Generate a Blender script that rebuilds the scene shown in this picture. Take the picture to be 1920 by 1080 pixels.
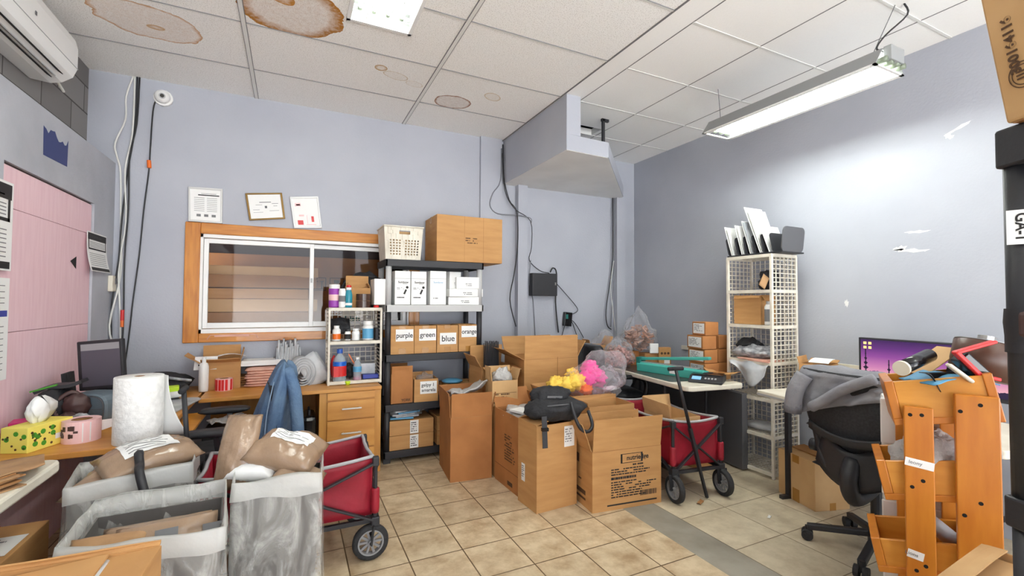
import bpy, bmesh, math, random
from mathutils import Vector, Matrix, Euler, noise
R = math.radians
scene = bpy.context.scene
C = scene.collection
for o in list(bpy.data.objects): bpy.data.objects.remove(o)

# ------------------------------------------------------------------ camera
cam_d = bpy.data.cameras.new('camera'); cam = bpy.data.objects.new('camera', cam_d); C.objects.link(cam)
cam_d.sensor_width = 36.0; cam_d.lens = 36.0*854.0/1920.0; cam_d.clip_start = 0.05; cam_d.clip_end = 60
cam.location = (0, 0, 1.40)
cam.rotation_euler = (Matrix.Rotation(R(-25.79), 3, 'Z') @ Matrix.Rotation(R(91.70), 3, 'X') @ Matrix.Rotation(R(0.3), 3, 'Z')).to_euler()
scene.camera = cam
# ------------------------------------------------------------------ light and exposure
W = bpy.data.worlds.new('daylight'); scene.world = W; W.use_nodes = True
_n = W.node_tree.nodes; _l = W.node_tree.links
_tc = _n.new('ShaderNodeTexCoord'); _sp = _n.new('ShaderNodeSeparateXYZ'); _cr = _n.new('ShaderNodeValToRGB')   # lower half brightened as added fill for the ceiling, softer sky above
_l.new(_tc.outputs['Generated'], _sp.inputs[0]); _mr = _n.new('ShaderNodeMapRange'); _mr.inputs[1].default_value = -1; _mr.inputs[2].default_value = 1; _l.new(_sp.outputs[2], _mr.inputs[0]); _l.new(_mr.outputs[0], _cr.inputs[0])
_cr.color_ramp.elements[0].position = .49; _cr.color_ramp.elements[0].color = (.97, .985, 1, 1); _cr.color_ramp.elements[1].position = .52; _cr.color_ramp.elements[1].color = (.34, .36, .39, 1)
_l.new(_cr.outputs[0], _n['Background'].inputs[0]); _n['Background'].inputs[1].default_value = 10.5
TUBE, SHOP_TUBE = 36.0, 46.0           # emission of the fluorescent tubes
vs = scene.view_settings
vs.view_transform = 'Standard'; vs.look = 'None'; vs.exposure = 0.26; vs.gamma = 1.0; vs.use_curve_mapping = False
scene.cycles.use_denoising = True
scene.cycles.max_bounces = 10; scene.cycles.diffuse_bounces = 6; scene.cycles.transparent_max_bounces = 16
scene.cycles.sample_clamp_indirect = 8

# ------------------------------------------------------------------ materials
def lin(c): return tuple(((x/255)/12.92 if x/255 <= .04045 else ((x/255+.055)/1.055)**2.4) for x in c)
def mat(name, rgb, rough=.6, metal=0, rgb2=None, nscale=6, namt=1.0, bump=0, bscale=30, alpha=None, emit=0, spec=.5, stretch=None, detail=4, coat=0, trans=0):
    m = bpy.data.materials.new(name); m.use_nodes = True
    nt = m.node_tree; p = nt.nodes['Principled BSDF']; L = nt.links.new
    c = lin(rgb)+(1,)
    p.inputs['Base Color'].default_value = c; p.inputs['Roughness'].default_value = rough; p.inputs['Metallic'].default_value = metal
    p.inputs['Specular IOR Level'].default_value = spec; p.inputs['Coat Weight'].default_value = coat
    p.inputs['Transmission Weight'].default_value = trans
    if rgb2 or bump or (alpha is not None and namt != 1.0):
        tc = nt.nodes.new('ShaderNodeTexCoord'); mp = nt.nodes.new('ShaderNodeMapping'); L(tc.outputs['Object'], mp.inputs[0])
        if stretch: mp.inputs['Scale'].default_value = stretch
    if rgb2:
        n = nt.nodes.new('ShaderNodeTexNoise'); n.inputs['Scale'].default_value = nscale; n.inputs['Detail'].default_value = detail
        L(mp.outputs[0], n.inputs['Vector'])
        r = nt.nodes.new('ShaderNodeValToRGB'); r.color_ramp.elements[0].position = .35; r.color_ramp.elements[1].position = .68
        r.color_ramp.elements[0].color = c; r.color_ramp.elements[1].color = lin(rgb2)+(1,)
        L(n.outputs['Fac'], r.inputs[0]); L(r.outputs[0], p.inputs['Base Color'])
    if bump:
        n2 = nt.nodes.new('ShaderNodeTexNoise'); n2.inputs['Scale'].default_value = bscale; n2.inputs['Detail'].default_value = 5
        L(mp.outputs[0], n2.inputs['Vector'])
        b = nt.nodes.new('ShaderNodeBump'); b.inputs['Strength'].default_value = bump; b.inputs['Distance'].default_value = .02
        L(n2.outputs['Fac'], b.inputs['Height']); L(b.outputs[0], p.inputs['Normal'])
    if alpha is not None:
        p.inputs['Alpha'].default_value = alpha
    if emit:
        p.inputs['Emission Color'].default_value = c; p.inputs['Emission Strength'].default_value = emit
    return m
M = {}
def dm(k, *a, **kw): M[k] = mat(k, *a, **kw)
dm('wall', (176,179,188), .6, rgb2=(168,171,181), nscale=1.6, bump=.08, bscale=60)
dm('wall_grey', (184,186,194), .6, rgb2=(168,170,178), nscale=2.5, bump=.12, bscale=40)
dm('white_paint', (232,232,230), .5, rgb2=(222,222,220), nscale=3)
dm('tbar', (226,226,222), .45)
dm('card', (193,146,92), .75, rgb2=(180,132,80), nscale=4, bump=.05, bscale=18, stretch=(1,1,6))
dm('card_light', (205,166,116), .75, rgb2=(192,152,102), nscale=5, bump=.05, bscale=18)
dm('card_dark', (168,120,72), .78, rgb2=(152,106,62), nscale=5)
dm('card_red', (176,118,66), .78, rgb2=(160,104,56), nscale=5)
dm('card_in', (176,132,82), .8, rgb2=(160,118,72), nscale=4)
dm('kraft', (178,140,100), .8, rgb2=(158,120,84), nscale=9, bump=.2, bscale=14)
dm('mailer', (158,132,108), .24, rgb2=(146,120,97), nscale=5, bump=.45, bscale=11, coat=.25)
dm('mailer_grey', (196,198,200), .35, rgb2=(150,154,160), nscale=7, bump=.25, bscale=12)
dm('mailer_silver', (206,208,210), .4, rgb2=(176,180,184), nscale=8, bump=.05, bscale=16)
dm('pink_env', (224,176,158), .7, rgb2=(206,156,138), nscale=9)
dm('tape', (176,128,66), .25, rgb2=(168,118,56), nscale=12)
dm('paper', (236,236,234), .6)
dm('ink', (34,32,32), .7)
dm('ink_grey', (120,120,122), .7)
dm('ink_brown', (84,58,36), .8)
dm('desk', (208,150,74), .38, rgb2=(190,128,56), nscale=3, stretch=(1,6,6), detail=6)
dm('desk_edge', (200,146,72), .42, rgb2=(184,126,56), nscale=3, stretch=(6,6,1), detail=6)
dm('rack', (204,128,40), .38, rgb2=(184,106,28), nscale=3, stretch=(6,6,1), detail=6, coat=.2)
dm('rack_light', (218,152,60), .4, rgb2=(202,132,44), nscale=3, stretch=(1.2,6,6), detail=6, coat=.2)
dm('oak', (204,134,46), .4, rgb2=(178,106,28), nscale=5, stretch=(1,8,8), detail=8, coat=.2)
dm('oak_v', (204,134,46), .4, rgb2=(178,106,28), nscale=5, stretch=(8,8,1), detail=8, coat=.2)
dm('black', (38,38,42), .5, bump=.05, bscale=80)
dm('black_soft', (30,30,33), .8, rgb2=(42,42,46), nscale=20, bump=.3, bscale=60)
dm('black_mesh', (38,39,43), .75, rgb2=(52,53,58), nscale=90, bump=.2, bscale=160)
dm('leather', (34,36,40), .32, bump=.25, bscale=50)
dm('black_gloss', (22,22,24), .2)
dm('dark_grey', (86,86,90), .6)
dm('bin_grey', (104,100,97), .7, rgb2=(92,88,85), nscale=6)
dm('hub_grey', (136,136,138), .5)
dm('grey_plastic', (176,177,178), .5)
dm('shelf_grey', (190,190,190), .5)
dm('grey_cloth', (146,146,152), .9, rgb2=(126,126,134), nscale=7, bump=.3, bscale=30)
dm('denim', (104,130,158), .9, rgb2=(72,98,132), nscale=7, bump=.35, bscale=50)
dm('denim_pale', (132,152,176), .9)
dm('red_cloth', (158,22,44), .6, rgb2=(138,14,34), nscale=8, bump=.15, bscale=14)
dm('grey_trim', (170,168,170), .6)
dm('steel', (190,188,184), .3, metal=1)
dm('wire_white', (224,218,204), .5, rgb2=(208,200,184), nscale=10)
dm('table_white', (226,220,204), .5, rgb2=(214,206,188), nscale=8, bump=.05, bscale=90)
dm('table_dark', (62,58,56), .3, rgb2=(74,70,66), nscale=3)
dm('plastic_white', (236,236,234), .35)
dm('teal', (70,168,156), .4)
dm('teal_dark', (40,116,108), .4)
dm('teal_bottle', (40,140,160), .3)
dm('purple', (150,64,168), .4)
dm('magenta', (200,30,110), .4)
dm('blue', (40,90,180), .35)
dm('blue_label', (90,160,200), .4)
dm('blue_paint', (46,58,112), .6)
dm('navy', (30,50,150), .4)
dm('orange', (230,110,30), .4)
dm('red', (205,36,36), .4)
dm('pink_foam', (236,202,209), .7, rgb2=(229,191,200), nscale=7, stretch=(1,6,.6), bump=.05, bscale=30)
dm('pink', (238,196,196), .5)
dm('yellow', (238,222,104), .6)
dm('green', (70,150,40), .6)
dm('hivis', (196,232,40), .5)
dm('grey_slate', (98,112,122), .55, bump=.1, bscale=60)
dm('brown_tape', (70,46,34), .22)
dm('brown_roll', (84,54,40), .4, rgb2=(66,42,32), nscale=5)
dm('dark_brown', (74,52,50), .5)
dm('brass', (120,92,46), .35, metal=.7)
dm('silver_frame', (204,204,202), .3, metal=.3)
dm('rubber', (40,40,42), .75, bump=.4, bscale=60)
dm('stuff_brown', (150,104,80), .7, rgb2=(196,150,130), nscale=30, detail=2, bump=.8, bscale=40)
dm('stuff_pink', (206,150,140), .7, rgb2=(150,96,84), nscale=34, detail=2, bump=.8, bscale=40)
dm('stuff_grey', (120,122,128), .5, rgb2=(190,192,196), nscale=22, detail=2, bump=.6, bscale=30)
dm('plush_yellow', (246,206,90), .9, bump=.3, bscale=60)
dm('plush_pink', (236,70,160), .9, bump=.3, bscale=60)
dm('plush_orange', (246,120,50), .9, bump=.3, bscale=60)
dm('liner_band', (230,230,226), .3, alpha=.48, bump=.5, bscale=9)
dm('liner', (226,226,222), .25, alpha=.5, bump=.5, bscale=9)
dm('bubble', (214,212,210), .35, alpha=.75, bump=1.0, bscale=50)
dm('bottle_clear', (205,220,230), .1, alpha=.35)
dm('pink_liquid', (214,90,130), .3)
dm('blue_liquid', (30,100,200), .3)
dm('screen_dark', (84,82,92), .35)
dm('screen_grey', (150,150,152), .4)
dm('tube', (250,255,248), .5, emit=TUBE); dm('shop_tube', (250,255,248), .5, emit=SHOP_TUBE); dm('dim_tube', (250,240,220), .5, emit=3)
dm('reflector', (150,152,150), .4)
dm('shop_grey', (150,152,152), .45, metal=.2)
dm('fixture_cap', (120,130,112), .4)
dm('cable_black', (34,34,36), .5)
dm('cable_white', (214,214,210), .5)
dm('cable_grey', (120,122,128), .5)
dm('block', (128,124,122), .8, rgb2=(108,104,102), nscale=4, bump=.3, bscale=26)
dm('dark_void', (14,13,12), .9)
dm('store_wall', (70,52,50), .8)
dm('strip', (150,144,132), .6, rgb2=(124,118,106), nscale=4, bump=.1, bscale=30, detail=8)

def glass_mat():
    m = bpy.data.materials.new('window_glass'); m.use_nodes = True; nt = m.node_tree; nt.nodes.clear(); L = nt.links.new
    o = nt.nodes.new('ShaderNodeOutputMaterial'); mx = nt.nodes.new('ShaderNodeMixShader'); t = nt.nodes.new('ShaderNodeBsdfTransparent')
    g = nt.nodes.new('ShaderNodeBsdfGlossy'); g.inputs['Roughness'].default_value = .03
    t.inputs[0].default_value = (.9,.88,.86,1); mx.inputs[0].default_value = .02
    L(t.outputs[0], mx.inputs[1]); L(g.outputs[0], mx.inputs[2]); L(mx.outputs[0], o.inputs[0]); return m
M['glass'] = glass_mat()
def film_mat(name, tint, base, edge):                             # thin clear plastic film: see-through with crinkled highlights
    m = bpy.data.materials.new(name); m.use_nodes = True; nt = m.node_tree; nt.nodes.clear(); L = nt.links.new; N = nt.nodes.new
    o = N('ShaderNodeOutputMaterial'); mx = N('ShaderNodeMixShader'); t = N('ShaderNodeBsdfTransparent'); g = N('ShaderNodeBsdfPrincipled'); g.inputs['Roughness'].default_value = .12; g.inputs['Base Color'].default_value = (.85,.85,.87,1); g.inputs['Specular IOR Level'].default_value = 1
    t.inputs[0].default_value = tint+(1,); tc = N('ShaderNodeTexCoord'); n = N('ShaderNodeTexNoise'); n.inputs['Scale'].default_value = 13; n.inputs['Detail'].default_value = 5; n.inputs['Distortion'].default_value = .8; L(tc.outputs['Object'], n.inputs['Vector'])
    b = N('ShaderNodeBump'); b.inputs['Strength'].default_value = .9; b.inputs['Distance'].default_value = .03; L(n.outputs['Fac'], b.inputs['Height']); L(b.outputs[0], g.inputs['Normal'])
    lw = N('ShaderNodeLayerWeight'); lw.inputs['Blend'].default_value = .35; L(b.outputs[0], lw.inputs['Normal']); mr = N('ShaderNodeMapRange'); mr.inputs[3].default_value = base; mr.inputs[4].default_value = edge; L(lw.outputs['Facing'], mr.inputs[0])
    L(mr.outputs[0], mx.inputs[0]); L(t.outputs[0], mx.inputs[1]); L(g.outputs[0], mx.inputs[2]); L(mx.outputs[0], o.inputs[0]); return m

M['clear_bag'] = film_mat('clear_bag', (.97,.97,.98), .05, .5); M['clear_pink'] = film_mat('clear_pink', (1,.93,.97), .05, .5)
class NT:                                                        # small helper for maths in node trees
    def __init__(s, m): s.nt = m.node_tree; s.L = s.nt.links.new
    def n(s, t, **kw):
        x = s.nt.nodes.new(t)
        for k, v in kw.items(): setattr(x, k, v)
        return x
    def math(s, op, a, b=None, clamp=False):
        x = s.n('ShaderNodeMath', operation=op); x.use_clamp = clamp
        for i, v in enumerate((a, b)):
            if v is None: continue
            if isinstance(v, (int, float)): x.inputs[i].default_value = v
            else: s.L(v, x.inputs[i])
        return x.outputs[0]
    def mix(s, f, a, b):
        x = s.n('ShaderNodeMix', data_type='RGBA')
        for i, v in ((0, f), (6, a), (7, b)):
            if isinstance(v, (int, float)): x.inputs[i].default_value = v
            elif isinstance(v, tuple): x.inputs[i].default_value = v
            else: s.L(v, x.inputs[i])
        return x.outputs[2]

def tile_mat(name, c1, c2, grout, x0, y0, sx, sy, gw):
    m = bpy.data.materials.new(name); m.use_nodes = True; t = NT(m); p = m.node_tree.nodes['Principled BSDF']
    pos = t.n('ShaderNodeNewGeometry').outputs['Position']; sp = t.n('ShaderNodeSeparateXYZ'); t.L(pos, sp.inputs[0])
    def line(v, o, s):
        u = t.math('DIVIDE', t.math('SUBTRACT', v, o), s); f = t.math('FRACT', u)
        d = t.math('MINIMUM', f, t.math('SUBTRACT', 1.0, f)); return t.math('LESS_THAN', d, gw/s/2), t.math('FLOOR', u)
    lx, ix = line(sp.outputs[0], x0, sx); ly, iy = line(sp.outputs[1], y0, sy)
    g = t.math('MAXIMUM', lx, ly)
    n1 = t.n('ShaderNodeTexNoise'); n1.inputs['Scale'].default_value = 7; n1.inputs['Detail'].default_value = 8; n1.inputs['Roughness'].default_value = .65
    cv = t.n('ShaderNodeCombineXYZ'); t.L(ix, cv.inputs[0]); t.L(iy, cv.inputs[1])
    ad = t.n('ShaderNodeVectorMath', operation='MULTIPLY_ADD'); t.L(cv.outputs[0], ad.inputs[0]); ad.inputs[1].default_value = (3.7, 5.1, 0); t.L(pos, ad.inputs[2])
    t.L(ad.outputs[0], n1.inputs['Vector'])
    r = t.n('ShaderNodeValToRGB'); e = r.color_ramp.elements; e[0].position = .3; e[0].color = lin(c2)+(1,); e[1].position = .62; e[1].color = lin(c1)+(1,)
    t.L(n1.outputs['Fac'], r.inputs[0])
    wn = t.n('ShaderNodeTexWhiteNoise', noise_dimensions='2D'); t.L(cv.outputs[0], wn.inputs['Vector'])
    v = t.math('ADD', t.math('MULTIPLY', wn.outputs['Value'], .16), .9)
    hs = t.n('ShaderNodeHueSaturation'); t.L(v, hs.inputs['Value']); t.L(r.outputs[0], hs.inputs['Color'])
    t.L(t.mix(g, hs.outputs[0], lin(grout)+(1,)), p.inputs['Base Color'])
    p.inputs['Roughness'].default_value = .42
    b = t.n('ShaderNodeBump'); b.inputs['Strength'].default_value = .5; b.inputs['Distance'].default_value = .004
    t.L(t.math('SUBTRACT', 1.0, g), b.inputs['Height']); t.L(b.outputs[0], p.inputs['Normal'])
    return m
M['tile'] = tile_mat('floor_tile', (208,189,158), (162,136,104), (96,76,52), .893, 2.471, .3, .3005, .007)
M['tile_big'] = tile_mat('large_floor_tile', (204,191,166), (172,157,132), (112,96,74), 2.29, 2.21, .405, .405, .006)

def ceiling_mat(name, speck, stains):
    m = bpy.data.materials.new(name); m.use_nodes = True; t = NT(m); p = m.node_tree.nodes['Principled BSDF']
    pos = t.n('ShaderNodeNewGeometry').outputs['Position']
    v = t.n('ShaderNodeTexVoronoi'); v.inputs['Scale'].default_value = 75; t.L(pos, v.inputs['Vector'])
    n0 = t.n('ShaderNodeTexNoise'); n0.inputs['Scale'].default_value = 150; n0.inputs['Detail'].default_value = 3; t.L(pos, n0.inputs['Vector'])
    dots = t.math('MULTIPLY', t.math('LESS_THAN', n0.outputs['Fac'], .42), speck)
    col = t.mix(dots, lin((249,248,245))+(1,), lin((190,186,180))+(1,))
    for (x, y, rx, ry, rot, ring, fill, c) in stains:
        s = t.n('ShaderNodeVectorMath', operation='SUBTRACT'); t.L(pos, s.inputs[0]); s.inputs[1].default_value = (x, y, 0)
        mp = t.n('ShaderNodeMapping', vector_type='TEXTURE'); t.L(s.outputs[0], mp.inputs[0]); mp.inputs['Rotation'].default_value = (0, 0, R(rot)); mp.inputs['Scale'].default_value = (rx, ry, 1e6)
        ln = t.n('ShaderNodeVectorMath', operation='LENGTH'); t.L(mp.outputs[0], ln.inputs[0])
        n = t.n('ShaderNodeTexNoise'); n.inputs['Scale'].default_value = 9; n.inputs['Detail'].default_value = 6; t.L(pos, n.inputs['Vector'])
        d = t.math('ADD', ln.outputs['Value'], t.math('MULTIPLY', t.math('SUBTRACT', n.outputs['Fac'], .5), .35))
        inside = t.math('LESS_THAN', d, 1.0)
        edge = t.math('MULTIPLY', t.math('SUBTRACT', d, 1-ring), 1/ring, clamp=True)
        n2 = t.n('ShaderNodeTexNoise'); n2.inputs['Scale'].default_value = 40; n2.inputs['Detail'].default_value = 5; t.L(pos, n2.inputs['Vector'])
        a = t.math('MULTIPLY', inside, t.math('ADD', t.math('MULTIPLY', edge, t.math('ADD', t.math('MULTIPLY', n2.outputs['Fac'], .9), .45)), t.math('MULTIPLY', n2.outputs['Fac'], fill), clamp=True))
        col = t.mix(a, col, lin(c)+(1,))
    t.L(col, p.inputs['Base Color']); p.inputs['Roughness'].default_value = .85
    b = t.n('ShaderNodeBump'); b.inputs['Strength'].default_value = .25; b.inputs['Distance'].default_value = .006
    t.L(n0.outputs['Fac'], b.inputs['Height']); t.L(b.outputs[0], p.inputs['Normal'])
    return m
M['ceil'] = ceiling_mat('speckled_ceiling_tile', .5, [
    (-.85,3.55,.29,.21,8,.10,.45,(204,160,120)), (-.03,3.03,.30,.27,0,.30,.45,(176,118,40)),
    (-.1,2.9,.10,.06,40,.6,.5,(190,130,50)), (-.82,3.6,.05,.03,0,.9,.5,(206,170,130)),
    (1.245,3.80,.165,.125,-6,.16,.45,(140,88,50)), (.575,3.475,.045,.045,0,.5,.35,(190,150,90)),
    (.70,3.55,.10,.055,15,.12,.2,(200,176,140)), (1.52,3.55,.085,.06,30,.2,.35,(214,194,164)), (.86,3.62,.07,.045,15,.1,.15,(206,186,154))])
M['ceil_smooth'] = ceiling_mat('smooth_ceiling_tile', .04, [])

def block_mat():
    m = mat('painted_block', (132,129,128), .8, bump=0); t = NT(m); p = m.node_tree.nodes['Principled BSDF']
    tc = t.n('ShaderNodeTexCoord'); sp = t.n('ShaderNodeSeparateXYZ'); t.L(tc.outputs['Object'], sp.inputs[0])
    cb = t.n('ShaderNodeCombineXYZ'); t.L(sp.outputs[1], cb.inputs[0]); t.L(sp.outputs[2], cb.inputs[1])
    b = t.n('ShaderNodeTexBrick'); t.L(cb.outputs[0], b.inputs[0]); b.inputs['Scale'].default_value = 1; b.inputs['Brick Width'].default_value = .42; b.inputs['Row Height'].default_value = .2; b.inputs['Mortar Size'].default_value = .006
    b.inputs['Color1'].default_value = lin((140,137,136))+(1,); b.inputs['Color2'].default_value = lin((118,114,113))+(1,); b.inputs['Mortar'].default_value = lin((78,74,72))+(1,)
    t.L(b.outputs[0], p.inputs['Base Color']); return m
M['block'] = block_mat()

def sunset_mat():                                                # the wallpaper on the lit monitor: violet sky, hills, trees
    m = bpy.data.materials.new('monitor_picture'); m.use_nodes = True; t = NT(m); nt = m.node_tree; p = nt.nodes['Principled BSDF']
    tc = t.n('ShaderNodeTexCoord'); sp = t.n('ShaderNodeSeparateXYZ'); t.L(tc.outputs['Generated'], sp.inputs[0])
    z = sp.outputs[2]; y = sp.outputs[1]
    r = t.n('ShaderNodeValToRGB'); cr = r.color_ramp; cr.elements[0].position = .12; cr.elements[0].color = lin((244,180,190))+(1,); cr.elements[1].position = 1; cr.elements[1].color = lin((62,26,92))+(1,)
    for q, c in ((.35,(206,128,180)),(.6,(150,76,158)),(.8,(102,46,128))):
        e = cr.elements.new(q); e.color = lin(c)+(1,)
    t.L(z, r.inputs[0])
    n = t.n('ShaderNodeTexNoise', noise_dimensions='1D'); n.inputs['Scale'].default_value = 22; n.inputs['Detail'].default_value = 3; t.L(y, n.inputs['W'])
    def peak(c, w, h): return t.math('MAXIMUM', 0.0, t.math('SUBTRACT', h, t.math('MULTIPLY', t.math('ABSOLUTE', t.math('SUBTRACT', y, c)), h/w)))
    hgt = t.math('ADD', t.math('MAXIMUM', peak(.69,.10,.42), t.math('MAXIMUM', peak(.60,.11,.30), peak(.9,.3,.2))), t.math('MULTIPLY', n.outputs['Fac'], .12))
    col = t.mix(t.math('LESS_THAN', z, hgt), r.outputs[0], lin((112,58,128))+(1,))
    hg2 = t.math('ADD', .06, t.math('MULTIPLY', n.outputs['Fac'], .14))
    col = t.mix(t.math('LESS_THAN', z, hg2), col, lin((40,22,62))+(1,))
    def tree(c, w, h):
        tri = t.math('MULTIPLY', t.math('SUBTRACT', h, z), w/h); zig = t.math('ADD', .45, t.math('PINGPONG', t.math('MULTIPLY', z, 1.0), .06)); zz = t.math('MULTIPLY', tri, t.math('ADD', .35, t.math('MULTIPLY', t.math('FRACT', t.math('MULTIPLY', z, 9.0)), -.9)))
        return t.math('LESS_THAN', t.math('ABSOLUTE', t.math('SUBTRACT', y, c)), t.math('MAXIMUM', t.math('ABSOLUTE', zz), t.math('MULTIPLY', t.math('LESS_THAN', z, h), .004)))
    for c_, w_, h_ in ((.965,.07,.8),(.80,.06,.55)):
        msk = t.math('MULTIPLY', tree(c_, w_, h_), t.math('LESS_THAN', z, h_)); col = t.mix(msk, col, lin((30,16,48))+(1,))
    p.inputs['Base Color'].default_value = (.01,.01,.01,1); p.inputs['Roughness'].default_value = .3
    t.L(col, p.inputs['Emission Color']); p.inputs['Emission Strength'].default_value = .85
    return m
M['sunset'] = sunset_mat()

def liner_mat():
    m = M['liner']; t = NT(m); p = m.node_tree.nodes['Principled BSDF']
    tc = t.n('ShaderNodeTexCoord'); n = t.n('ShaderNodeTexNoise'); n.inputs['Scale'].default_value = 7; n.inputs['Detail'].default_value = 8; n.inputs['Distortion'].default_value = 1.6; n.inputs['Roughness'].default_value = .65
    mp = t.n('ShaderNodeMapping'); mp.inputs['Scale'].default_value = (1.3,1.3,.5); t.L(tc.outputs['Object'], mp.inputs[0]); t.L(mp.outputs[0], n.inputs['Vector'])
    a = t.math('ADD', t.math('MULTIPLY', t.math('SUBTRACT', n.outputs['Fac'], .38), 1.7, clamp=True), .10, clamp=True); t.L(a, p.inputs['Alpha'])
liner_mat()

# ------------------------------------------------------------------ mesh building
class MB:
    def __init__(s): s.bm = bmesh.new(); s.T = Matrix()
    def at(s, loc=(0,0,0), rot=(0,0,0)):
        s.T = Matrix.Translation(loc) @ Euler([R(a) for a in rot]).to_matrix().to_4x4(); return s
    def v(s, co): return s.bm.verts.new(s.T @ Vector(co))
    def face(s, vs):
        try: return s.bm.faces.new(vs)
        except ValueError: return None
    def hexa(s, p):
        q = [s.v(x) for x in p]
        for f in ((0,3,2,1),(4,5,6,7),(0,1,5,4),(1,2,6,5),(2,3,7,6),(3,0,4,7)): s.face([q[i] for i in f])
        return s
    def bb(s, x0, x1, y0, y1, z0, z1):
        return s.hexa([(x0,y0,z0),(x1,y0,z0),(x1,y1,z0),(x0,y1,z0),(x0,y0,z1),(x1,y0,z1),(x1,y1,z1),(x0,y1,z1)])
    def box(s, c, d, rot=(0,0,0)):
        o = s.T; s.T = o @ Matrix.Translation(c) @ Euler([R(a) for a in rot]).to_matrix().to_4x4()
        s.bb(-d[0]/2,d[0]/2,-d[1]/2,d[1]/2,-d[2]/2,d[2]/2); s.T = o; return s
    def taper(s, z0, w0, d0, z1, w1, d1, c0=(0,0), c1=(0,0)):
        a, b = c0, c1
        return s.hexa([(a[0]-w0/2,a[1]-d0/2,z0),(a[0]+w0/2,a[1]-d0/2,z0),(a[0]+w0/2,a[1]+d0/2,z0),(a[0]-w0/2,a[1]+d0/2,z0),(b[0]-w1/2,b[1]-d1/2,z1),(b[0]+w1/2,b[1]-d1/2,z1),(b[0]+w1/2,b[1]+d1/2,z1),(b[0]-w1/2,b[1]+d1/2,z1)])
    def bar(s, p0, p1, w, h=None, up=(0,0,1)):
        p0, p1 = Vector(p0), Vector(p1); h = h or w; a = (p1-p0).normalized(); u = Vector(up)
        if abs(a.dot(u)) > .95: u = Vector((1,0,0))
        x = a.cross(u).normalized(); y = x.cross(a).normalized()
        x *= w/2; y *= h/2
        return s.hexa([p0-x-y, p0+x-y, p0+x+y, p0-x+y, p1-x-y, p1+x-y, p1+x+y, p1-x+y])
    def loft(s, rings, cap=True, close=True):
        rs = [[s.v(p) for p in r] for r in rings]; n = len(rs[0])
        for a, b in zip(rs, rs[1:]):
            for i in range(n if close else n-1): s.face([a[i], a[(i+1)%n], b[(i+1)%n], b[i]])
        if cap: s.face(rs[0][::-1]); s.face(rs[-1])
        return s
    def cyl(s, p0, p1, r, r2=None, n=14, cap=True):
        p0, p1 = Vector(p0), Vector(p1); r2 = r if r2 is None else r2; a = (p1-p0).normalized()
        u = a.orthogonal().normalized(); w = a.cross(u)
        return s.loft([[c+(u*math.cos(2*math.pi*i/n)+w*math.sin(2*math.pi*i/n))*q for i in range(n)] for c, q in ((p0,r),(p1,r2))], cap)
    def lathe(s, prof, n=20, c=(0,0,0), cap=True):
        return s.loft([[(c[0]+r*math.cos(2*math.pi*i/n), c[1]+r*math.sin(2*math.pi*i/n), c[2]+z) for i in range(n)] for r, z in prof], cap)
    def tube(s, pts, r, n=6, sub=4):
        P = [Vector(p) for p in pts]
        if sub > 1 and len(P) > 2:
            Q = []
            for i in range(len(P)-1):
                a, b, c, d = P[max(i-1,0)], P[i], P[i+1], P[min(i+2,len(P)-1)]
                for k in range(sub):
                    t = k/sub; Q.append(.5*((2*b)+(c-a)*t+(2*a-5*b+4*c-d)*t*t+(3*b-a-3*c+d)*t**3))
            Q.append(P[-1]); P = Q
        rings = []; u = None
        for i, p in enumerate(P):
            a = (P[min(i+1,len(P)-1)]-P[max(i-1,0)]).normalized()
            u = a.orthogonal().normalized() if u is None else (u-a*u.dot(a)).normalized()
            w = a.cross(u); rings.append([p+(u*math.cos(2*math.pi*k/n)+w*math.sin(2*math.pi*k/n))*r for k in range(n)])
        return s.loft(rings)
    def prism(s, pts, z0, z1):
        return s.loft([[(x,y,z) for x, y in pts] for z in (z0, z1)])
    def quad(s, *p): s.face([s.v(x) for x in p]); return s
    def sheet(s, f, nu, nv, th=0):
        g = [[Vector(f(i/nu, j/nv)) for j in range(nv+1)] for i in range(nu+1)]
        a = [[s.v(p) for p in r] for r in g]
        if th:
            def nrm(i, j):
                e = g[min(i+1,nu)][j]-g[max(i-1,0)][j]; h = g[i][min(j+1,nv)]-g[i][max(j-1,0)]; k = e.cross(h)
                return k.normalized() if k.length > 1e-9 else Vector((0,0,1))
            b = [[s.v(g[i][j]-nrm(i,j)*th) for j in range(nv+1)] for i in range(nu+1)]
        for i in range(nu):
            for j in range(nv):
                s.face([a[i][j], a[i+1][j], a[i+1][j+1], a[i][j+1]])
                if th: s.face([b[i][j], b[i][j+1], b[i+1][j+1], b[i+1][j]])
        if th:
            for i in range(nu):
                for j in (0, nv): s.face([a[i][j], a[i+1][j], b[i+1][j], b[i][j]])
            for j in range(nv):
                for i in (0, nu): s.face([a[i][j], a[i][j+1], b[i][j+1], b[i][j]])
        return s
    def pillow(s, w, d, h, seed=0, amp=.15, p=2.6, n=18, flat=.0):
        def z(u, v, sg):
            e = max(0, 1-abs(u)**p)**.55*max(0, 1-abs(v)**p)**.55
            k = noise.noise(Vector((u*1.7+seed, v*1.7, sg+seed*.7)))*amp+noise.noise(Vector((u*4.5+seed, v*4.5, sg*2)))*amp*.5
            return sg*h/2*e*(1 if sg > 0 else 1-flat)+h*k*min(1, e*3)*.7
        for sg in (1, -1):
            g = [[s.v((w/2*u*(1+.02*noise.noise(Vector((v*3+seed,sg*0,1)))), d/2*v*(1+.03*noise.noise(Vector((u*3,seed,2)))), z(u, v, sg))) for v in [2*j/n-1 for j in range(n+1)]] for u in [2*i/n-1 for i in range(n+1)]]
            for i in range(n):
                for j in range(n):
                    q = [g[i][j], g[i+1][j], g[i+1][j+1], g[i][j+1]]; s.face(q if sg > 0 else q[::-1])
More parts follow.
